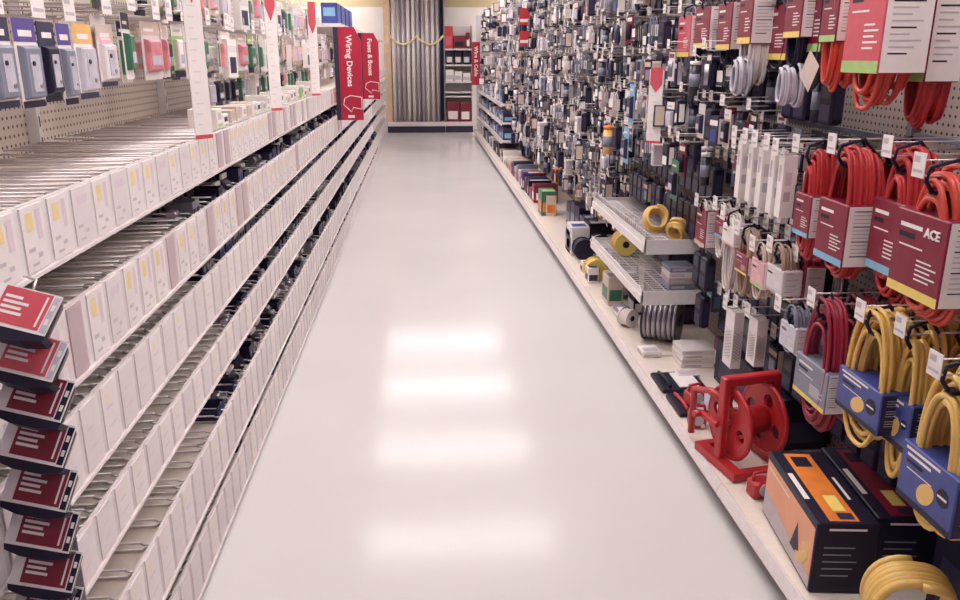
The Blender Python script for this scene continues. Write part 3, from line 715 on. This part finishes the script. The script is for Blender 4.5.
mini('slim red pack with green foot below the orange cords', 785, 793, 272, 300, 1.22, BLK, RED, GREEN, drop=.02)
mini('slim red pack with white panel right of the other slim one', 797, 805, 262, 296, 1.24, MAR, RED, None, drop=.03)
mini('grey cord on a clear card above the maroon cord', 781, 796, 318, 345, 1.16, GBLUE, PLAST, None, rise=.06, drop=.02)
for q, (x0, yt, yb, X) in enumerate(((727, 306, 366, 1.22), (750, 314, 364, 1.22))):
    a = onX(x0, yt, X); b = onX(x0 + 9, yt, X); z0 = onX(x0, yb, X).z; w = a.y - b.y; h = a.z - z0
    t = thing('mesh_tube_pack', ('taller' if q == 0 else 'shorter') + ' white pack with woven grey sleeve below the small cords', 'pack', (X, (a.y + b.y) / 2, a.z), -PI / 2, 'woven sleeve packs')
    mb = MB().box(-w / 2, w / 2, 0, .04, -h, 0, WHITE)
    obj('card', mb, t)
    mb = MB()
    for k in range(9):
        for sg in (1, -1):
            zc = -h * .4 - k * h * .055
            mb.add([(-w * .35, -.001, zc - sg * .012), (w * .35, -.001, zc + sg * .012), (w * .35, -.001, zc + sg * .012 + .004), (-w * .35, -.001, zc - sg * .012 + .004)], [(0, 1, 2, 3)], GREYP)
            mb.add([(w / 2 + .001, .004, zc - sg * .012), (w / 2 + .001, .036, zc + sg * .012), (w / 2 + .001, .036, zc + sg * .012 + .004), (w / 2 + .001, .004, zc - sg * .012 + .004)], [(0, 1, 2, 3)], GREYP)
    obj('woven_sleeve', mb, t)
    add_hook(unit_of(right_units, R_EDGES, (a.y + b.y) / 2), RB, (a.y + b.y) / 2, a.z - .0, RB - X + .02, -PI / 2, TAGB)
# white raceway strips
for q, (x0, yt, yb) in enumerate(((741, 138, 200), (752, 141, 204), (762, 144, 210), (774, 147, 216), (783, 152, 220))):
    X = 1.17; a = onX(x0, yt, X); z0 = onX(x0, yb, X).z; h = a.z - z0
    mb = MB().box(-.02, .02, 0, .045, -h, -.01, WHITE).box(-.008, .008, 0, .002, -.01, .015, WHITE)
    mb.frx(-.012, .004, -h * .45, -h * .2, 0, GREYP); mb.side(.008, .03, -h * .5, -h * .3, .02, MAUVE); mb.side(.008, .03, -h * .75, -h * .6, .02, GREYP)
    mb.poly([(-.016, -h), (.016, -h), (.012, -h - .02), (-.014, -h - .012)], .01, .036, WHITE, 'y')
    o = obj('raceway_strip', mb, None, (X, a.y, a.z), -PI / 2)
    tag(o, f'long white plastic strip left of the orange cords, {ordn(q+1)} from the left', 'plastic strip', 'white plastic strips')
    add_hook(unit_of(right_units, R_EDGES, a.y), RB, a.y, a.z - .012, RB - X + .02, -PI / 2, TAGB)

# ---- generic hooks with packs
RROWS = [(.56, 'lowest'), (.74, 'second'), (.93, 'third'), (1.12, 'fourth'), (1.31, 'fifth'), (1.50, 'sixth'), (1.69, 'seventh'), (1.88, 'eighth'), (2.07, 'ninth'), (2.25, 'top')]
HG = {}
def hgt(me):
    if me.name not in HG: HG[me.name] = -min(v.co.z for v in me.vertices)
    return HG[me.name]
def row_start(ri):
    z = RROWS[ri][0]
    if z < .7: return 4.9
    if z < .8: return 4.9
    if z < 1.0: return 4.86
    if z < 1.2: return 3.35
    if z < 1.4: return 2.95
    if z < 1.55: return 3.25
    return 3.95
for ri, (z, rn) in enumerate(RROWS):
    y = row_start(ri) + rnd.uniform(0, .04); n = 0
    while y < 15.6:
        n += 1
        pitch = .1 if y < 6.5 else (.13 if y < 9 else (.18 if y < 12 else .26))
        if y > 10.8 and z < .95: y += pitch; continue
        kw = [3.4, 2.2, 1.8, 1.8, 3.2, 1, 2.2] if y < 9 else [4, 2, 2, 2, 1.6, 1, 1.6]
        nm, ct, lb, me = pick(kw); y = safe_y(R_EDGES, y)
        X = rnd.uniform(1.12, 1.24) if z > .8 else rnd.uniform(1.18, 1.28)
        zz = z + rnd.uniform(-.02, .02)
        o = obj(nm, me, None, (X, y, zz), -PI / 2 + rnd.uniform(-.18, .18))
        s = (1.0 if y < 9 else (1.25 if y < 12 else 1.6)) * (rnd.uniform(.82, 1.0) if y < 6.5 else rnd.uniform(.85, 1.15)); o.scale = (s, s, min(s, 1.15, .145 / hgt(me)))
        tag(o, f'{lb}, {rn} right hook row, {ordn(n)} hook along', ct, f'packs on the right wall, {rn} hook row')
        if y < 12.5 and rnd.random() < .85: add_hook(unit_of(right_units, R_EDGES, y), RB, y, zz + .005, RB - X + .02, -PI / 2, TAG if y < 7 or ri % 2 else TAGB)
        if y < 10.5:  # rear goods weighted to black, so shade between packs is in their colour
            nm, ct, lb, me = pick([1, 4, 2, 1.5, 2, 1.5, 1])
            if ('white' in lb[:6] or 'clear' in lb[:6]) and rnd.random() < .8: nm, ct, lb, me = rnd.choice((('clamshell', 'clamshell', 'black clamshell with navy insert', KINDS[1][2][1][1]), ('tube_container', 'tube', 'black capped tube', KINDS[5][2][1][1]), ('cord_hank', 'cord', 'black cord hank with white band', KINDS[4][2][1][1])))
            o = obj(nm, me, None, (X + .13, y + rnd.uniform(-.01, .01), zz - .002), -PI / 2 + rnd.uniform(-.06, .06)); o.scale = (.95, .95, min(1, .15 / hgt(me)))
            tag(o, f'rear {lb}, {rn} right hook row, {ordn(n)} hook along', ct, f'packs on the right wall, {rn} hook row')
        y += pitch * rnd.uniform(.9, 1.1)
# extra mid row hooks in the near bay, partly behind the cords
for ri, (z, y0, y1, rn) in enumerate(((1.06, 2.45, 4.75, 'upper'), (.86, 2.45, 4.75, 'middle'), (.66, 2.45, 3.55, 'lower'), (1.64, 2.6, 3.9, 'high'), (1.45, 2.62, 3.9, 'raised'), (1.25, 2.55, 3.2, 'central'), (.48, 2.0, 3.5, 'bottom'))):
    n = 0; y = y0
    while y < y1:
        n += 1
        nm, ct, lb, me = pick([.4, 5, 3, 1, 2, 1, .4])
        if 'white' in lb or 'clear' in lb: nm, ct, lb, me = 'clamshell', 'clamshell', 'black clamshell with navy insert', KINDS[1][2][1][1]
        o = obj(nm, me, None, (1.36 if y < 3.4 else 1.28, y, z), -PI / 2)
        tag(o, f'{lb}, near right bay, {rn} rear row, {ordn(n)} hook', ct, 'packs deep in the near right bay')
        if z < 1.2 and y < 3.5: add_hook(unit_of(right_units, R_EDGES, y), RB, y, z + .005, .2, -PI / 2, TAGB)
        y += .095

# a few larger packs that stand out in the middle of the right wall
for px, py, w_, h_, m1, m2, lb in ((633, 84, .1, .2, LBLUE, NAVY, 'large sky blue pack with dark goods left of the right price strip'), (627, 127, .11, .19, LBLUE, NAVY, 'second sky blue pack with dark goods, below and left of the price strip'), (676, 160, .1, .17, DGREEN, BLK, 'dark green pack hanging above the far end of the upper wire shelf')):
    p = onX(px, py, 1.085)
    tag(obj('blister_pack', blister(w_, h_, m1, m1, m2, .02), None, (1.085, p.y, p.z), -PI / 2), lb, 'blister pack')
p = onX(613, 124, 1.085)
tag(obj('tube_container', tubepack(.026, .17, ORT, ORANGE), None, (1.085, p.y, p.z), -PI / 2), 'orange yellow tube hanging in the middle of the right wall', 'tube')
# price strips and flags on the right
pr = onX(657, 76, 1.1)
price_strip(1.1, pr.y, onX(657, 145, 1.1).z, pr.z + .03, 'white price strip with red arrow flag among the right hooks', w=.072, az=.25, face=-PI * .22, ah=.62)
for q, (px, y0, y1, lb) in enumerate(((525, 8, 25, 'upper small red hang flag far along the right hooks'), (525, 31, 46, 'lower small red hang flag far along the right hooks'))):
    a = onX(px, y0, 1.1); b = onX(px, y1, 1.1)
    o = obj('hang_flag', MB().box(-.06, .06, -.003, .003, 0, a.z - b.z, REDP).frx(-.05, .05, .03, .06, -.003, WHITE), None, (1.1, a.y, b.z), -.2)
    tag(o, lb, 'flag', 'red hang flags')

# ---- shelf bay
yb0, yb1 = 3.625, 4.815; su = right_units[3]
for zt, lab_ in ((.65, 'upper'), (.40, 'lower')):
    X0 = 1.03; b = MB()
    b.box(X0, X0 + .006, yb0, yb1, zt - .045, zt + .028, CREAM).box(X0 - .006, X0 - .001, yb0, yb1, zt - .04, zt + .0, RAIL)
    b.box(X0, RB - .03, yb0, yb0 + .006, zt - .05, zt + .02, CREAM).box(X0, RB - .03, yb1 - .006, yb1, zt - .045, zt + .02, CREAM)
    s = obj('shelf', b, su)
    g = MB()
    for k in range(34): g.tube([(X0 + .006, yb0 + .02 + k * .035, zt), (RB - .03, yb0 + .02 + k * .035, zt)], .0026, CHROME, 4)
    for k in range(8): g.tube([(X0 + .03 + k * .055, yb0, zt - .003), (X0 + .03 + k * .055, yb1, zt - .003)], .003, CHROME, 4)
    obj('wire_grid', g, s)
    g = MB()
    for k in range(30): g.tube([(X0 + .003, yb0 + .02 + k * .04, zt + .02), (X0 + .003, yb0 + .02 + k * .04, zt + .06)], .002, CHROME, 4)
    g.tube([(X0 + .003, yb0, zt + .06), (X0 + .003, yb1, zt + .06)], .0025, CHROME, 4)
    if zt > .5: obj('wire_fence', g, s)
def coil_heap(name, label, loc, w, h, m, seed, cat='cord'):
    o = obj(name, coil_mesh(w, w * 1.1, h, 9, .008, m, seed, 24, 6, zc=0, wob=.5), None, loc); o.rotation_euler = (.5, 0, seed)
    return tag(o, label, cat)
coil_heap('cord_coil', 'left coil of yellow cord on the upper wire shelf', (1.15, 3.86, .735), .12, .07, YCORD, 3)
coil_heap('cord_coil', 'right coil of yellow cord on the upper wire shelf', (1.22, 3.72, .72), .09, .06, YCORD, 5.6)
def drum(name, label, loc, r, w, m, m2, cat='reel', rz=0.0):
    t = thing(name, label, cat, loc, rz)
    for q, yy in enumerate((-w / 2, w / 2)): obj('flange', MB().cyl((0, yy - .004, r), (0, yy + .004, r), r, m2, 24), t)
    mb = MB()
    for q in range(7): mb.tube([(r * .82 * math.cos(a_ * PI / 10), -w / 2 + .008 + q * (w - .016) / 6, r + r * .82 * math.sin(a_ * PI / 10)) for a_ in range(20)], w / 12, m, 6, True)
    obj('winding', mb, t)
    mb = MB().cyl((0, -w / 2 - .006, r), (0, w / 2 + .006, r), r * .3, BLK, 14); obj('hub', mb, t)
    return t
drum('cord_reel', 'yellow reel with dark ports on the lower wire shelf', (1.14, 4.45, .4035), .065, .1, YCORD, YSTRIP)
drum('cord_reel', 'small yellow reel on the base deck under the shelf bay', (1.1, 5.0, .1015), .07, .09, YCORD, YSTRIP)
drum('wire_spool', 'large spool of silver wire with black flanges on the base deck below the wire shelves', (1.2, 3.82, .1015), .115, .17, SILV, BLK2, 'spool', PI / 2 - .5)
drum('wire_spool', 'smaller white spool beside the clear spool on the base deck', (1.08, 4.05, .1015), .05, .06, WCORD, WHITE, 'spool', .6)
def stack(name, label, loc, w, d, hs, ms, cat, rz=0):
    z = loc[2]
    for q, h in enumerate(hs):
        mb = MB().rbox(-w / 2, w / 2, -d / 2, d / 2, 0, h - .0006, ms[q % len(ms)], .003).frx(-w * .4, w * .1, h * .3, h * .7, -d / 2, GREYP)
        o = obj(name, mb, None, (loc[0], loc[1], z), rz + rnd.uniform(-.05, .05)); z += h
        tag(o, f'{label}, {ordn(q+1)} up of the stack', cat, label)
stack('flat_carton', 'grey flat carton on the lower wire shelf', (1.24, 3.75, .405), .13, .14, (.03, .03, .03, .025), (GBLUE, LABEL3, LABEL2), 'carton')
stack('white_plate', 'white plate on the base deck before the spool', (1.26, 3.5, .1015), .16, .15, (.022, .022, .022, .022), (WHITE, LABEL2), 'plate')
stack('dark_carton', 'dark carton at the back of the upper wire shelf', (1.35, 4.3, .6545), .14, .3, (.05, .05), (BLK, NAVY), 'carton')
def simple_box(label, loc, w, d, h, m, m2, m3=None, rz=0.0, name='product_box', cat='box'):
    mb = MB().rbox(-w / 2, w / 2, -d / 2, d / 2, 0, h, m, .003)
    mb.frx(-w * .4, w * .4, h * .15, h * .55, -d / 2, m2).top(-w * .4, w * .4, -d * .4, d * .1, h, m3 or m2)
    T = Matrix.Rotation(-PI / 2, 4, 'Z'); mb.T = T
    mb.frx(-d * .42, d * .42, h * .15, h * .6, -w / 2, m2); mb.T = None
    return tag(obj(name, mb, None, loc, rz), label, cat)
simple_box('pale green box standing on the base deck under the lower wire shelf', (1.1, 4.5, .1015), .09, .16, .17, BEIGE, DGREEN, GBLUE)
simple_box('black box at the back of the base deck under the wire shelves', (1.38, 4.3, .1015), .16, .5, .18, BLK, NAVY)
simple_box('black box at the back of the lower wire shelf', (1.38, 4.35, .4045), .16, .5, .15, BLK, NAVY)
simple_box('blue package hanging low between the wire shelves and the woven packs', (1.36, 3.5, .36), .1, .08, .14, GBLUE, LBLUE)
simple_box('dark crate filling the back of the base deck behind the reel', (1.38, 2.95, .1015), .18, .7, .2, BLK, NAVY)
o = simple_box('red and white small can on the base deck behind the plates', (1.36, 3.42, .1015), .05, .05, .15, RED, WHITE)

# ---- goods on the base deck
def flat_tray(label, y, x, w, d, seed):
    t = thing('flat_tray_pack', label, 'tray pack', (x, y, DK + .0015), 0, 'flat black packs on the base deck')
    obj('tray', MB().rbox(-w / 2, w / 2, -d / 2, d / 2, 0, .02, BLK, .004), t)
    obj('insert', MB().box(-w * .1, w * .38, -d * .4, d * .4, .02, .024, WHITE if seed % 2 == 0 else PLAST), t)
    obj('tool', MB().tube([(-w * .32, -d * .4, .028), (-w * .3, 0, .03), (-w * .34, d * .4, .028)], .008, BLK if seed % 2 == 0 else REDP, 8), t)
flat_tray('flat black tray pack with white insert on the deck beyond the red reel', 3.24, 1.11, .2, .2, 0)
flat_tray('flat black tray pack with clear insert and red tool beyond the red reel', 3.0, 1.11, .2, .2, 1)
flat_tray('flat black tray pack partly under the red reel', 2.77, 1.3, .18, .22, 3)
def red_lamp(label, loc, rz):
    t = thing('work_lamp', label, 'work lamp', loc, rz)
    obj('body', MB().rbox(-.035, .035, -.03, .03, 0, .06, REDP, .008), t)
    obj('lens', MB().cyl((0, -.034, .035), (0, -.029, .035), .022, PLAST, 14), t)
    obj('handle', MB().tube([(-.03, 0, .06), (-.025, 0, .085), (.025, 0, .085), (.03, 0, .06)], .006, REDP, 6), t)
    obj('cap', MB().cyl((.02, -.03, .012), (.02, -.034, .012), .009, WHITE, 10), t)
red_lamp('red work lamp with clear lens on the deck, left of the reel', (1.09, 2.98, .1265), .3)
red_lamp('red work lamp on the deck nearest the black tray pack', (1.055, 2.83, DK + .0015), -.2)
red_lamp('small red and white lamp at the foot of the red reel', (1.09, 2.3, DK + .0015), .2)

# red cord reel stand
rt = thing('cord_reel_stand', 'red plastic cord storage reel on its stand, on the right base deck', 'cord reel', (1.125, 2.53, DK + .0045), .2)
fr = MB()
def rbar(mb, a, b, w, m): 
    A, B = Vector(a), Vector(b); mb.cyl(a, b, w, m, 8)
HX = .1
base = MB().box(-HX - .02, HX + .02, -.13, -.10, 0, .03, REDP).box(-HX - .02, HX + .02, .10, .13, 0, .03, REDP).box(-HX - .02, -HX + .02, -.1, .1, 0, .03, REDP).box(HX - .02, HX + .02, -.1, .1, 0, .03, REDP)
obj('base', base, rt)
fr = MB().rbox(-HX - .013, -HX + .013, -.018, .018, .03, .31, REDP, .004).rbox(HX - .013, HX + .013, -.018, .018, .03, .31, REDP, .004).rbox(-HX - .013, HX + .013, -.018, .018, .30, .335, REDP, .005)
obj('frame', fr, rt)
sp_ = thing  # spool parts
def disc(x0, x1, r, holes=4):
    mb = MB(); hc_ = r * .6; hr = r * .2; N_ = 72; half = PI / holes
    def inside(px, py):
        q = math.hypot(px, py); return r * .15 <= q <= r and abs(math.atan2(py, px)) <= half + 1e-6
    for h in range(holes):
        a0 = 2 * PI * h / holes + .3; ca, sa = math.cos(a0), math.sin(a0); rings = []
        for q in range(N_):
            th = 2 * PI * q / N_; lo, hi = hr, r * 1.2
            for _ in range(22):
                mid = (lo + hi) / 2
                if inside(hc_ + mid * math.cos(th), mid * math.sin(th)): lo = mid
                else: hi = mid
            P = []
            for d_ in (hr, lo):
                u, v = hc_ + d_ * math.cos(th), d_ * math.sin(th); P.append((u * ca - v * sa, u * sa + v * ca))
            rings.append([(x0, *P[0]), (x0, *P[1]), (x1, *P[1]), (x1, *P[0])])
        rings.append(rings[0]); mb.rings(rings, REDP, False, False)
    mb.tube([((x0 + x1) / 2, r * math.cos(2 * PI * q / 48), r * math.sin(2 * PI * q / 48)) for q in range(48)], (x1 - x0) * .75, REDP, 8, True)
    return mb
for xx in (-.075, .062): obj('spool_flange', disc(xx, xx + .012, .128), rt, (0, 0, .16))
obj('spool_core', MB().cyl((-.07, 0, .16), (.068, 0, .16), .05, REDP, 20), rt)
obj('axle', MB().cyl((-.115, 0, .16), (.115, 0, .16), .012, REDP, 12), rt)
obj('crank', MB().rbox(-.135, -.118, -.012, .1, .15, .173, REDP, .003).cyl((-.125, .09, .162), (-.16, .09, .162), .012, REDP, 10), rt)
obj('side_guard', MB().tube([(-.085, .22, .02), (-.085, .22, .2), (-.09, .1, .24), (-.1, 0, .25)], .013, REDP, 8), rt)
obj('lettered_label', MB().box(-.04, .04, -.132, -.1305, .004, .026, WHITE), rt)

# orange and black work-light cartons
def light_carton(label, X0, X1, y0, y1, h, bright):
    t = thing('cord_carton', label, 'carton', ((X0 + X1) / 2, (y0 + y1) / 2, DK + .0015), 0, 'orange and black cartons')
    w, d = X1 - X0, y1 - y0
    t.rotation_euler = (0, 0, -.1)
    c = MB().rbox(-w / 2, w / 2, -d / 2, d / 2, 0, h, BLK, .003)
    c.T = Matrix.Rotation(-PI / 2, 4, 'Z')
    c.frx(-d * .48, d * .48, h * .04, h * .9, -w / 2, PEACH if bright else RED)
    c.add([(-d * .48, -w / 2 - .0012, h * .04), (d * .48, -w / 2 - .0012, h * .04), (d * .48, -w / 2 - .0012, h * .2), (-d * .48, -w / 2 - .0012, h * .42)], [(0, 1, 2, 3)], GREYP)
    c.add([(d * .1, -w / 2 - .0014, h * .22), (d * .28, -w / 2 - .0014, h * .22), (d * .2, -w / 2 - .0014, h * .66)], [(0, 1, 2)], BLK)
    c.frx(-d * .44, -d * .0, h * .78, h * .81, -w / 2, WHITE, .0012)
    c.T = None
    c.top(-w * .28, w * .2, -d * .47, d * .45, h, ORANGE if bright else RED); c.top(-w * .45, -w * .36, -d * .2, d * .15, h, WHITE, .001); c.top(w * .28, w * .33, -d * .2, d * .1, h, WHITE, .001)
    c.top(-w * .12, w * .1, -d * .35, -d * .15, h, YSTRIP, .0012); c.top(-w * .2, w * .1, d * .25, d * .4, h, BLK, .0012); c.top(-w * .1, w * .15, -d * .45, -d * .37, h, NAVY, .0012)
    c.frx(-w * .3, w * .3, h * .9, h * .93, -d / 2, WHITE)
    for q in range(5): c.frx(-w * .35, w * (.1 + .05 * (q % 3)), h * (.25 + q * .1), h * (.27 + q * .1), -d / 2, GBLUE)
    obj('carton', c, t)
    if bright:
        m = MB(); m.tube([(0, .1 * 0 - .0, 0), (0, -.03, .012), (0, -.045, .03), (0, -.035, .05)], .012, YCORD, 8)
        o = obj('printed_plug', m, t, (-w / 2 - .0005, -d * .22, h * .2)); o.scale = (.12, 1.5, 1.5)
hc = .215
light_carton('orange and black cord carton at the front of the right base deck', 1.04, 1.205, 1.785, 2.195, hc, True)
light_carton('black and dark red cord carton behind the orange one', 1.215, 1.385, 1.80, 2.21, hc, False)
o = obj('cord_coil', coil_mesh(.19, .19, .09, 7, .011, YCORD, 21, 30, 8, zc=0, wob=.08), None, (1.17, 1.63, .23)); o.rotation_euler = (0.1, 0, -.25)
tag(o, 'yellow cord coil standing on the base deck at the lower right frame edge', 'cord')
simple_box('dark carton on the base deck behind the yellow coil', (1.38, 1.5, .1015), .16, .44, .3, BLK, NAVY)
simple_box('tall dark carton at the back of the deck beside the red carton', (1.44, 2.06, .1015), .07, .5, .32, BLK, NAVY)

# deck goods farther on, in picture order
def deck(label, xl, xr, yt, yb, m, m2, m3=None, dep=.22, name='product_box', z=DK):
    p = onZ(xl, yb, z + .0015); q = onY(xr, yb, p.y); tz = onY(xl, yt, p.y).z
    w = q.x - p.x; X = max(p.x, 1.06)
    return simple_box(label, (X + w / 2, p.y + dep / 2, z + .0015), w, dep, max(.03, tz - z), m, m2, m3, name=name)
deck('white and navy carton on the deck just before the wire shelves', 548, 566, 228, 256, LABEL2, NAVY, BLUE)
deck('navy carton beside the white and navy one on the deck', 566, 584, 232, 254, NAVY, WHITE, BLUE, .2)
deck('green topped carton with orange label on the deck', 531, 546, 192, 216, DGREEN, ORANGE, GREEN)
deck('beige carton beside the green topped one', 546, 556, 196, 216, BEIGE, ORANGE, PINK)
drum('cable_roll', 'black cable roll lying on the deck past the green carton', (1.13, 5.55, .1015), .075, .1, BLK2, BLK, 'cable')
drum('cable_roll', 'white cable roll beside the black roll on the deck', (1.25, 5.55, .1015), .09, .07, WCORD, BLK, 'cable')
for q in range(5):
    deck(f'blue and white striped packet on the deck, {ordn(q+1)} from the left', 512 + q * 7, 518 + q * 7, 172 + q, 190, BLUE, WHITE, LBLUE, .1)
y = 5.95; n = 0
while y < 6.9:
    n += 1; simple_box(f'small dark carton at the back of the deck, {ordn(n)} past the cable rolls', (1.33, y, .1015), .2, .18, rnd.uniform(.14, .24), rnd.choice((BLK, NAVY)), rnd.choice((WHITE, BLUE, GBLUE)), rnd.choice((GREYP, BLK)))['group'] = 'dark cartons on the deck'
    y += .2
y = 7.9; n = 0
while y < 15.6:
    n += 1; m1 = rnd.choice((BLK, NAVY, WHITE, BEIGE, GBLUE, RED, BLK))
    o = simple_box(f'small product box on the far deck, {ordn(n)} past the striped packets', (1.2, y, .1015), .24, .14, rnd.uniform(.1, .19), m1, rnd.choice((WHITE, BLUE, REDL, BLK)), rnd.choice((GREYP, BLK, WHITE)))
    o['group'] = 'boxes on the far deck'; y += .2 if y < 11 else .27
for q, (x_, y_, w_, d_, h_, m1, m2, lb) in enumerate((
    (1.07, 4.95, .07, .1, .1, WHITE, NAVY, 'small white and navy carton just past the far end of the wire shelves'),
    (1.16, 5.12, .08, .1, .13, NAVY, YSTRIP, 'navy and yellow carton on the deck past the small yellow reel'),
    (1.08, 5.2, .06, .08, .07, WHITE, RED, 'tiny white and red box at the deck edge past the yellow reel'),
    (1.3, 4.95, .12, .1, .2, BLK, GBLUE, 'black and grey box deep on the deck past the wire shelves'),
    (1.3, 5.2, .12, .12, .17, NAVY, WHITE, 'navy box with white panel deep on the deck before the cable rolls'),
    (1.09, 4.22, .07, .12, .05, GBLUE, WHITE, 'low grey-blue box on the deck by the white spool'),
    (1.2, 4.3, .08, .14, .12, BLK, GREYP, 'black box on the deck behind the white spool'),
    (1.22, 4.62, .1, .14, .15, DGREEN, WHITE, 'dark green box behind the pale green box on the deck'),
    (1.08, 3.62, .09, .1, .03, WHITE, GREYP, 'thin white packet at the deck edge before the large spool'),
    (1.17, 3.32, .1, .08, .028, LABEL2, GREYP, 'thin pale packet on the deck before the plates'))):
    simple_box(lb, (x_, y_, .1015), w_, d_, h_, m1, m2)
# shelves in the far bays
for i in (9, 10, 11, 12):
    y0, y1 = R_EDGES[i], R_EDGES[i + 1]
    for z in (.4, .64, .88):
        b = MB().box(1.06, RB - .001, y0 + .01, y1 - .01, z - .03, z, CREAM).box(1.05, 1.06, y0 + .01, y1 - .01, z - .045, z + .004, RAIL)
        obj('shelf', b, right_units[i])
        y = y0 + .14; n = 0
        while y < y1 - .12:
            n += 1; m1 = rnd.choice((BLUE, NAVY, BLK, BLK, WHITE, GBLUE, NAVY))
            o = simple_box(f'stock box on the {({.4:"lowest",.64:"middle",.88:"upper"})[z]} far shelf, bay {ordn(i-8)}, {ordn(n)} along', (1.18, y, z + .0005), .2, .19, rnd.uniform(.1, .175), m1, rnd.choice((WHITE, LBLUE, BLK, GREYP)), rnd.choice((BLK, WHITE, BLUE)))
            o['group'] = 'stock boxes in the far right bays'; y += .23

# ------------------------------------------------------------------ the far end
YE = 16.55
el = thing('conduit_rack', 'cream end rack with low base shelf at the far end of the aisle', 'rack', (0, YE, 0))
obj('base', MB().box(-.72, .468, 0, .5, .14, .2, CREAM).box(-.72, .468, -.008, 0, .13, .215, RAIL), el)
obj('kick_plate', MB().box(-.7, .46, .03, .05, 0.001, .14, KICK), el)
obj('post', MB().box(-.72, -.6, .05, .2, .2, 2.9, WOOD), el)
obj('back_board', MB().box(-.6, .47, .46, .5, .2, 2.9, KICK), el)
obj('divider', MB().box(.452, .468, .05, .46, .2, 2.6, STEEL), el)
CM = [mat('conduit_pale', (222, 210, 208), .35, .1), mat('conduit_grey', (186, 178, 184), .3, .3), mat('conduit_white', (232, 222, 216), .35, 0), mat('conduit_dark', (120, 118, 138), .35, .6)]
ci = 0
for row in range(2):
    x = -.545 + row * .045
    while x < .405:
        ci += 1; m_ = CM[3] if x > .33 else rnd.choices(CM, [3, 3, 2, .6])[0]; r = rnd.uniform(.03, .04)
        lean = rnd.uniform(-.012, .012)
        o = obj('conduit', MB().cyl((0, 0, 0), (lean, .06, 2.6), r, m_, 14), None, (x, YE + .1 + row * .13, .203))
        tag(o, f'upright conduit in the far end rack, {ordn(ci if row == 0 else ci - c0)} from the left in the {"front" if row == 0 else "rear"} layer', 'conduit', 'conduits standing in the end rack')
        x += .084 + rnd.uniform(.004, .022)
    c0 = ci
rp = []
for k in range(2):
    for q in range(13):
        t_ = q / 12; x0 = -.6 + k * .52
        rp.append((x0 + .52 * t_, YE + .03, 1.86 - .16 * (1 - (2 * t_ - 1) ** 2)))
tag(obj('rope_swag', MB().tube(rp, .02, TWINE, 7)), 'yellow rope swagged across the upright conduits', 'rope')
# red goods shelf to the right of the conduits
rs = thing('end_shelf', 'narrow white shelf unit of red goods right of the conduits', 'shelving', (.74, YE, 0))
obj('base', MB().box(-.268, .28, 0, .44, .14, .2, CREAM).box(-.268, .28, -.008, 0, .13, .215, RAIL), rs); obj('kick_plate', MB().box(-.268, .28, .03, .05, .001, .14, KICK), rs)
obj('back_panel', MB().box(-.268, .28, .44, .47, .2, 2.05, CREAM), rs)
obj('side_panel', MB().box(.26, .28, .02, .44, .2, 2.05, WHITE), rs)
for z in (.72, .8, 1.0, 1.62): obj('shelf', MB().box(-.268, .26, 0, .44, z - .03, z, CREAM), rs)
def ebox(lb, x, z, w, h, m, m2, m3=None): simple_box(lb, (.74 + x, YE + .18, z + .0005), w, .24, h, m, m2, m3)
ebox('tall red carton on top of the end shelf', -.19, 1.62, .16, .42, REDP, REDL)
ebox('dark red carton beside the tall one on the end shelf', .02, 1.62, .24, .24, RED, BLK)
ebox('red carton at the right of the end shelf top', .19, 1.62, .07, .3, RED, WHITE)
for q in range(3): ebox(f'black bottle box on the end shelf, {ordn(q+1)} from the left', -.18 + q * .17, 1.32, .13, .26, BLK, LABEL2)
obj('shelf', MB().box(-.268, .26, 0, .44, 1.29, 1.32, CREAM), rs)
for q in range(3): ebox(f'white carton on the middle end shelf, {ordn(q+1)} from the left', -.18 + q * .17, 1.0, .15, .22 - .03 * q, WHITE, GREYP)
ebox('white and red carton at the bottom of the end shelf', -.12, .2, .24, .4, RED, WHITE)
ebox('red carton at the bottom right of the end shelf', .13, .2, .2, .38, RED, WHITE)
# right end: white end panel and red sign
obj('end_panel', MB().box(1.04, 1.5, 15.81, 15.85, 0, 2.2, CREAM), right_units[12])
Yr = 15.4; a = onY(472, 85, Yr); b = onY(480, 42, Yr)
t = thing('aisle_sign', 'far red vertical sign on the right reading Wire', 'sign', (a.x, Yr, a.z), 0, 'red vertical aisle signs')
w = b.x - a.x; h = b.z - a.z
obj('sign_panel', MB().box(0, w, -.012, .012, 0, h, REDS), t)
obj('bracket', MB().box(w, w + .1, -.006, .006, h * .5, h * .54, KICK), t)
me = text_mesh('Wire & Cable', .08, WHITE); L = max(v.co.x for v in me.vertices) - min(v.co.x for v in me.vertices)
o = obj('lettering', me, t); o.scale = (h * .7 / L, h * .7 / L, 1); o.rotation_euler = (PI / 2, PI / 2, 0); o.location = (w * .5, -.0135, h * .55)
t['label'] = 'far red vertical aisle sign at the end of the right shelving'

# ------------------------------------------------------------------ light
W = bpy.data.worlds.new('world'); SC.world = W; W.use_nodes = True
W.node_tree.nodes['Background'].inputs[0].default_value = (.40, .33, .62, 1); W.node_tree.nodes['Background'].inputs[1].default_value = .24
SC.view_settings.view_transform = 'Standard'; SC.view_settings.look = 'None'; SC.view_settings.gamma = 1; SC.view_settings.use_curve_mapping = False
SC.view_settings.exposure = 0.4
SC.cycles.use_denoising = True
SC.cycles.max_bounces = 6; SC.cycles.sample_clamp_indirect = 6
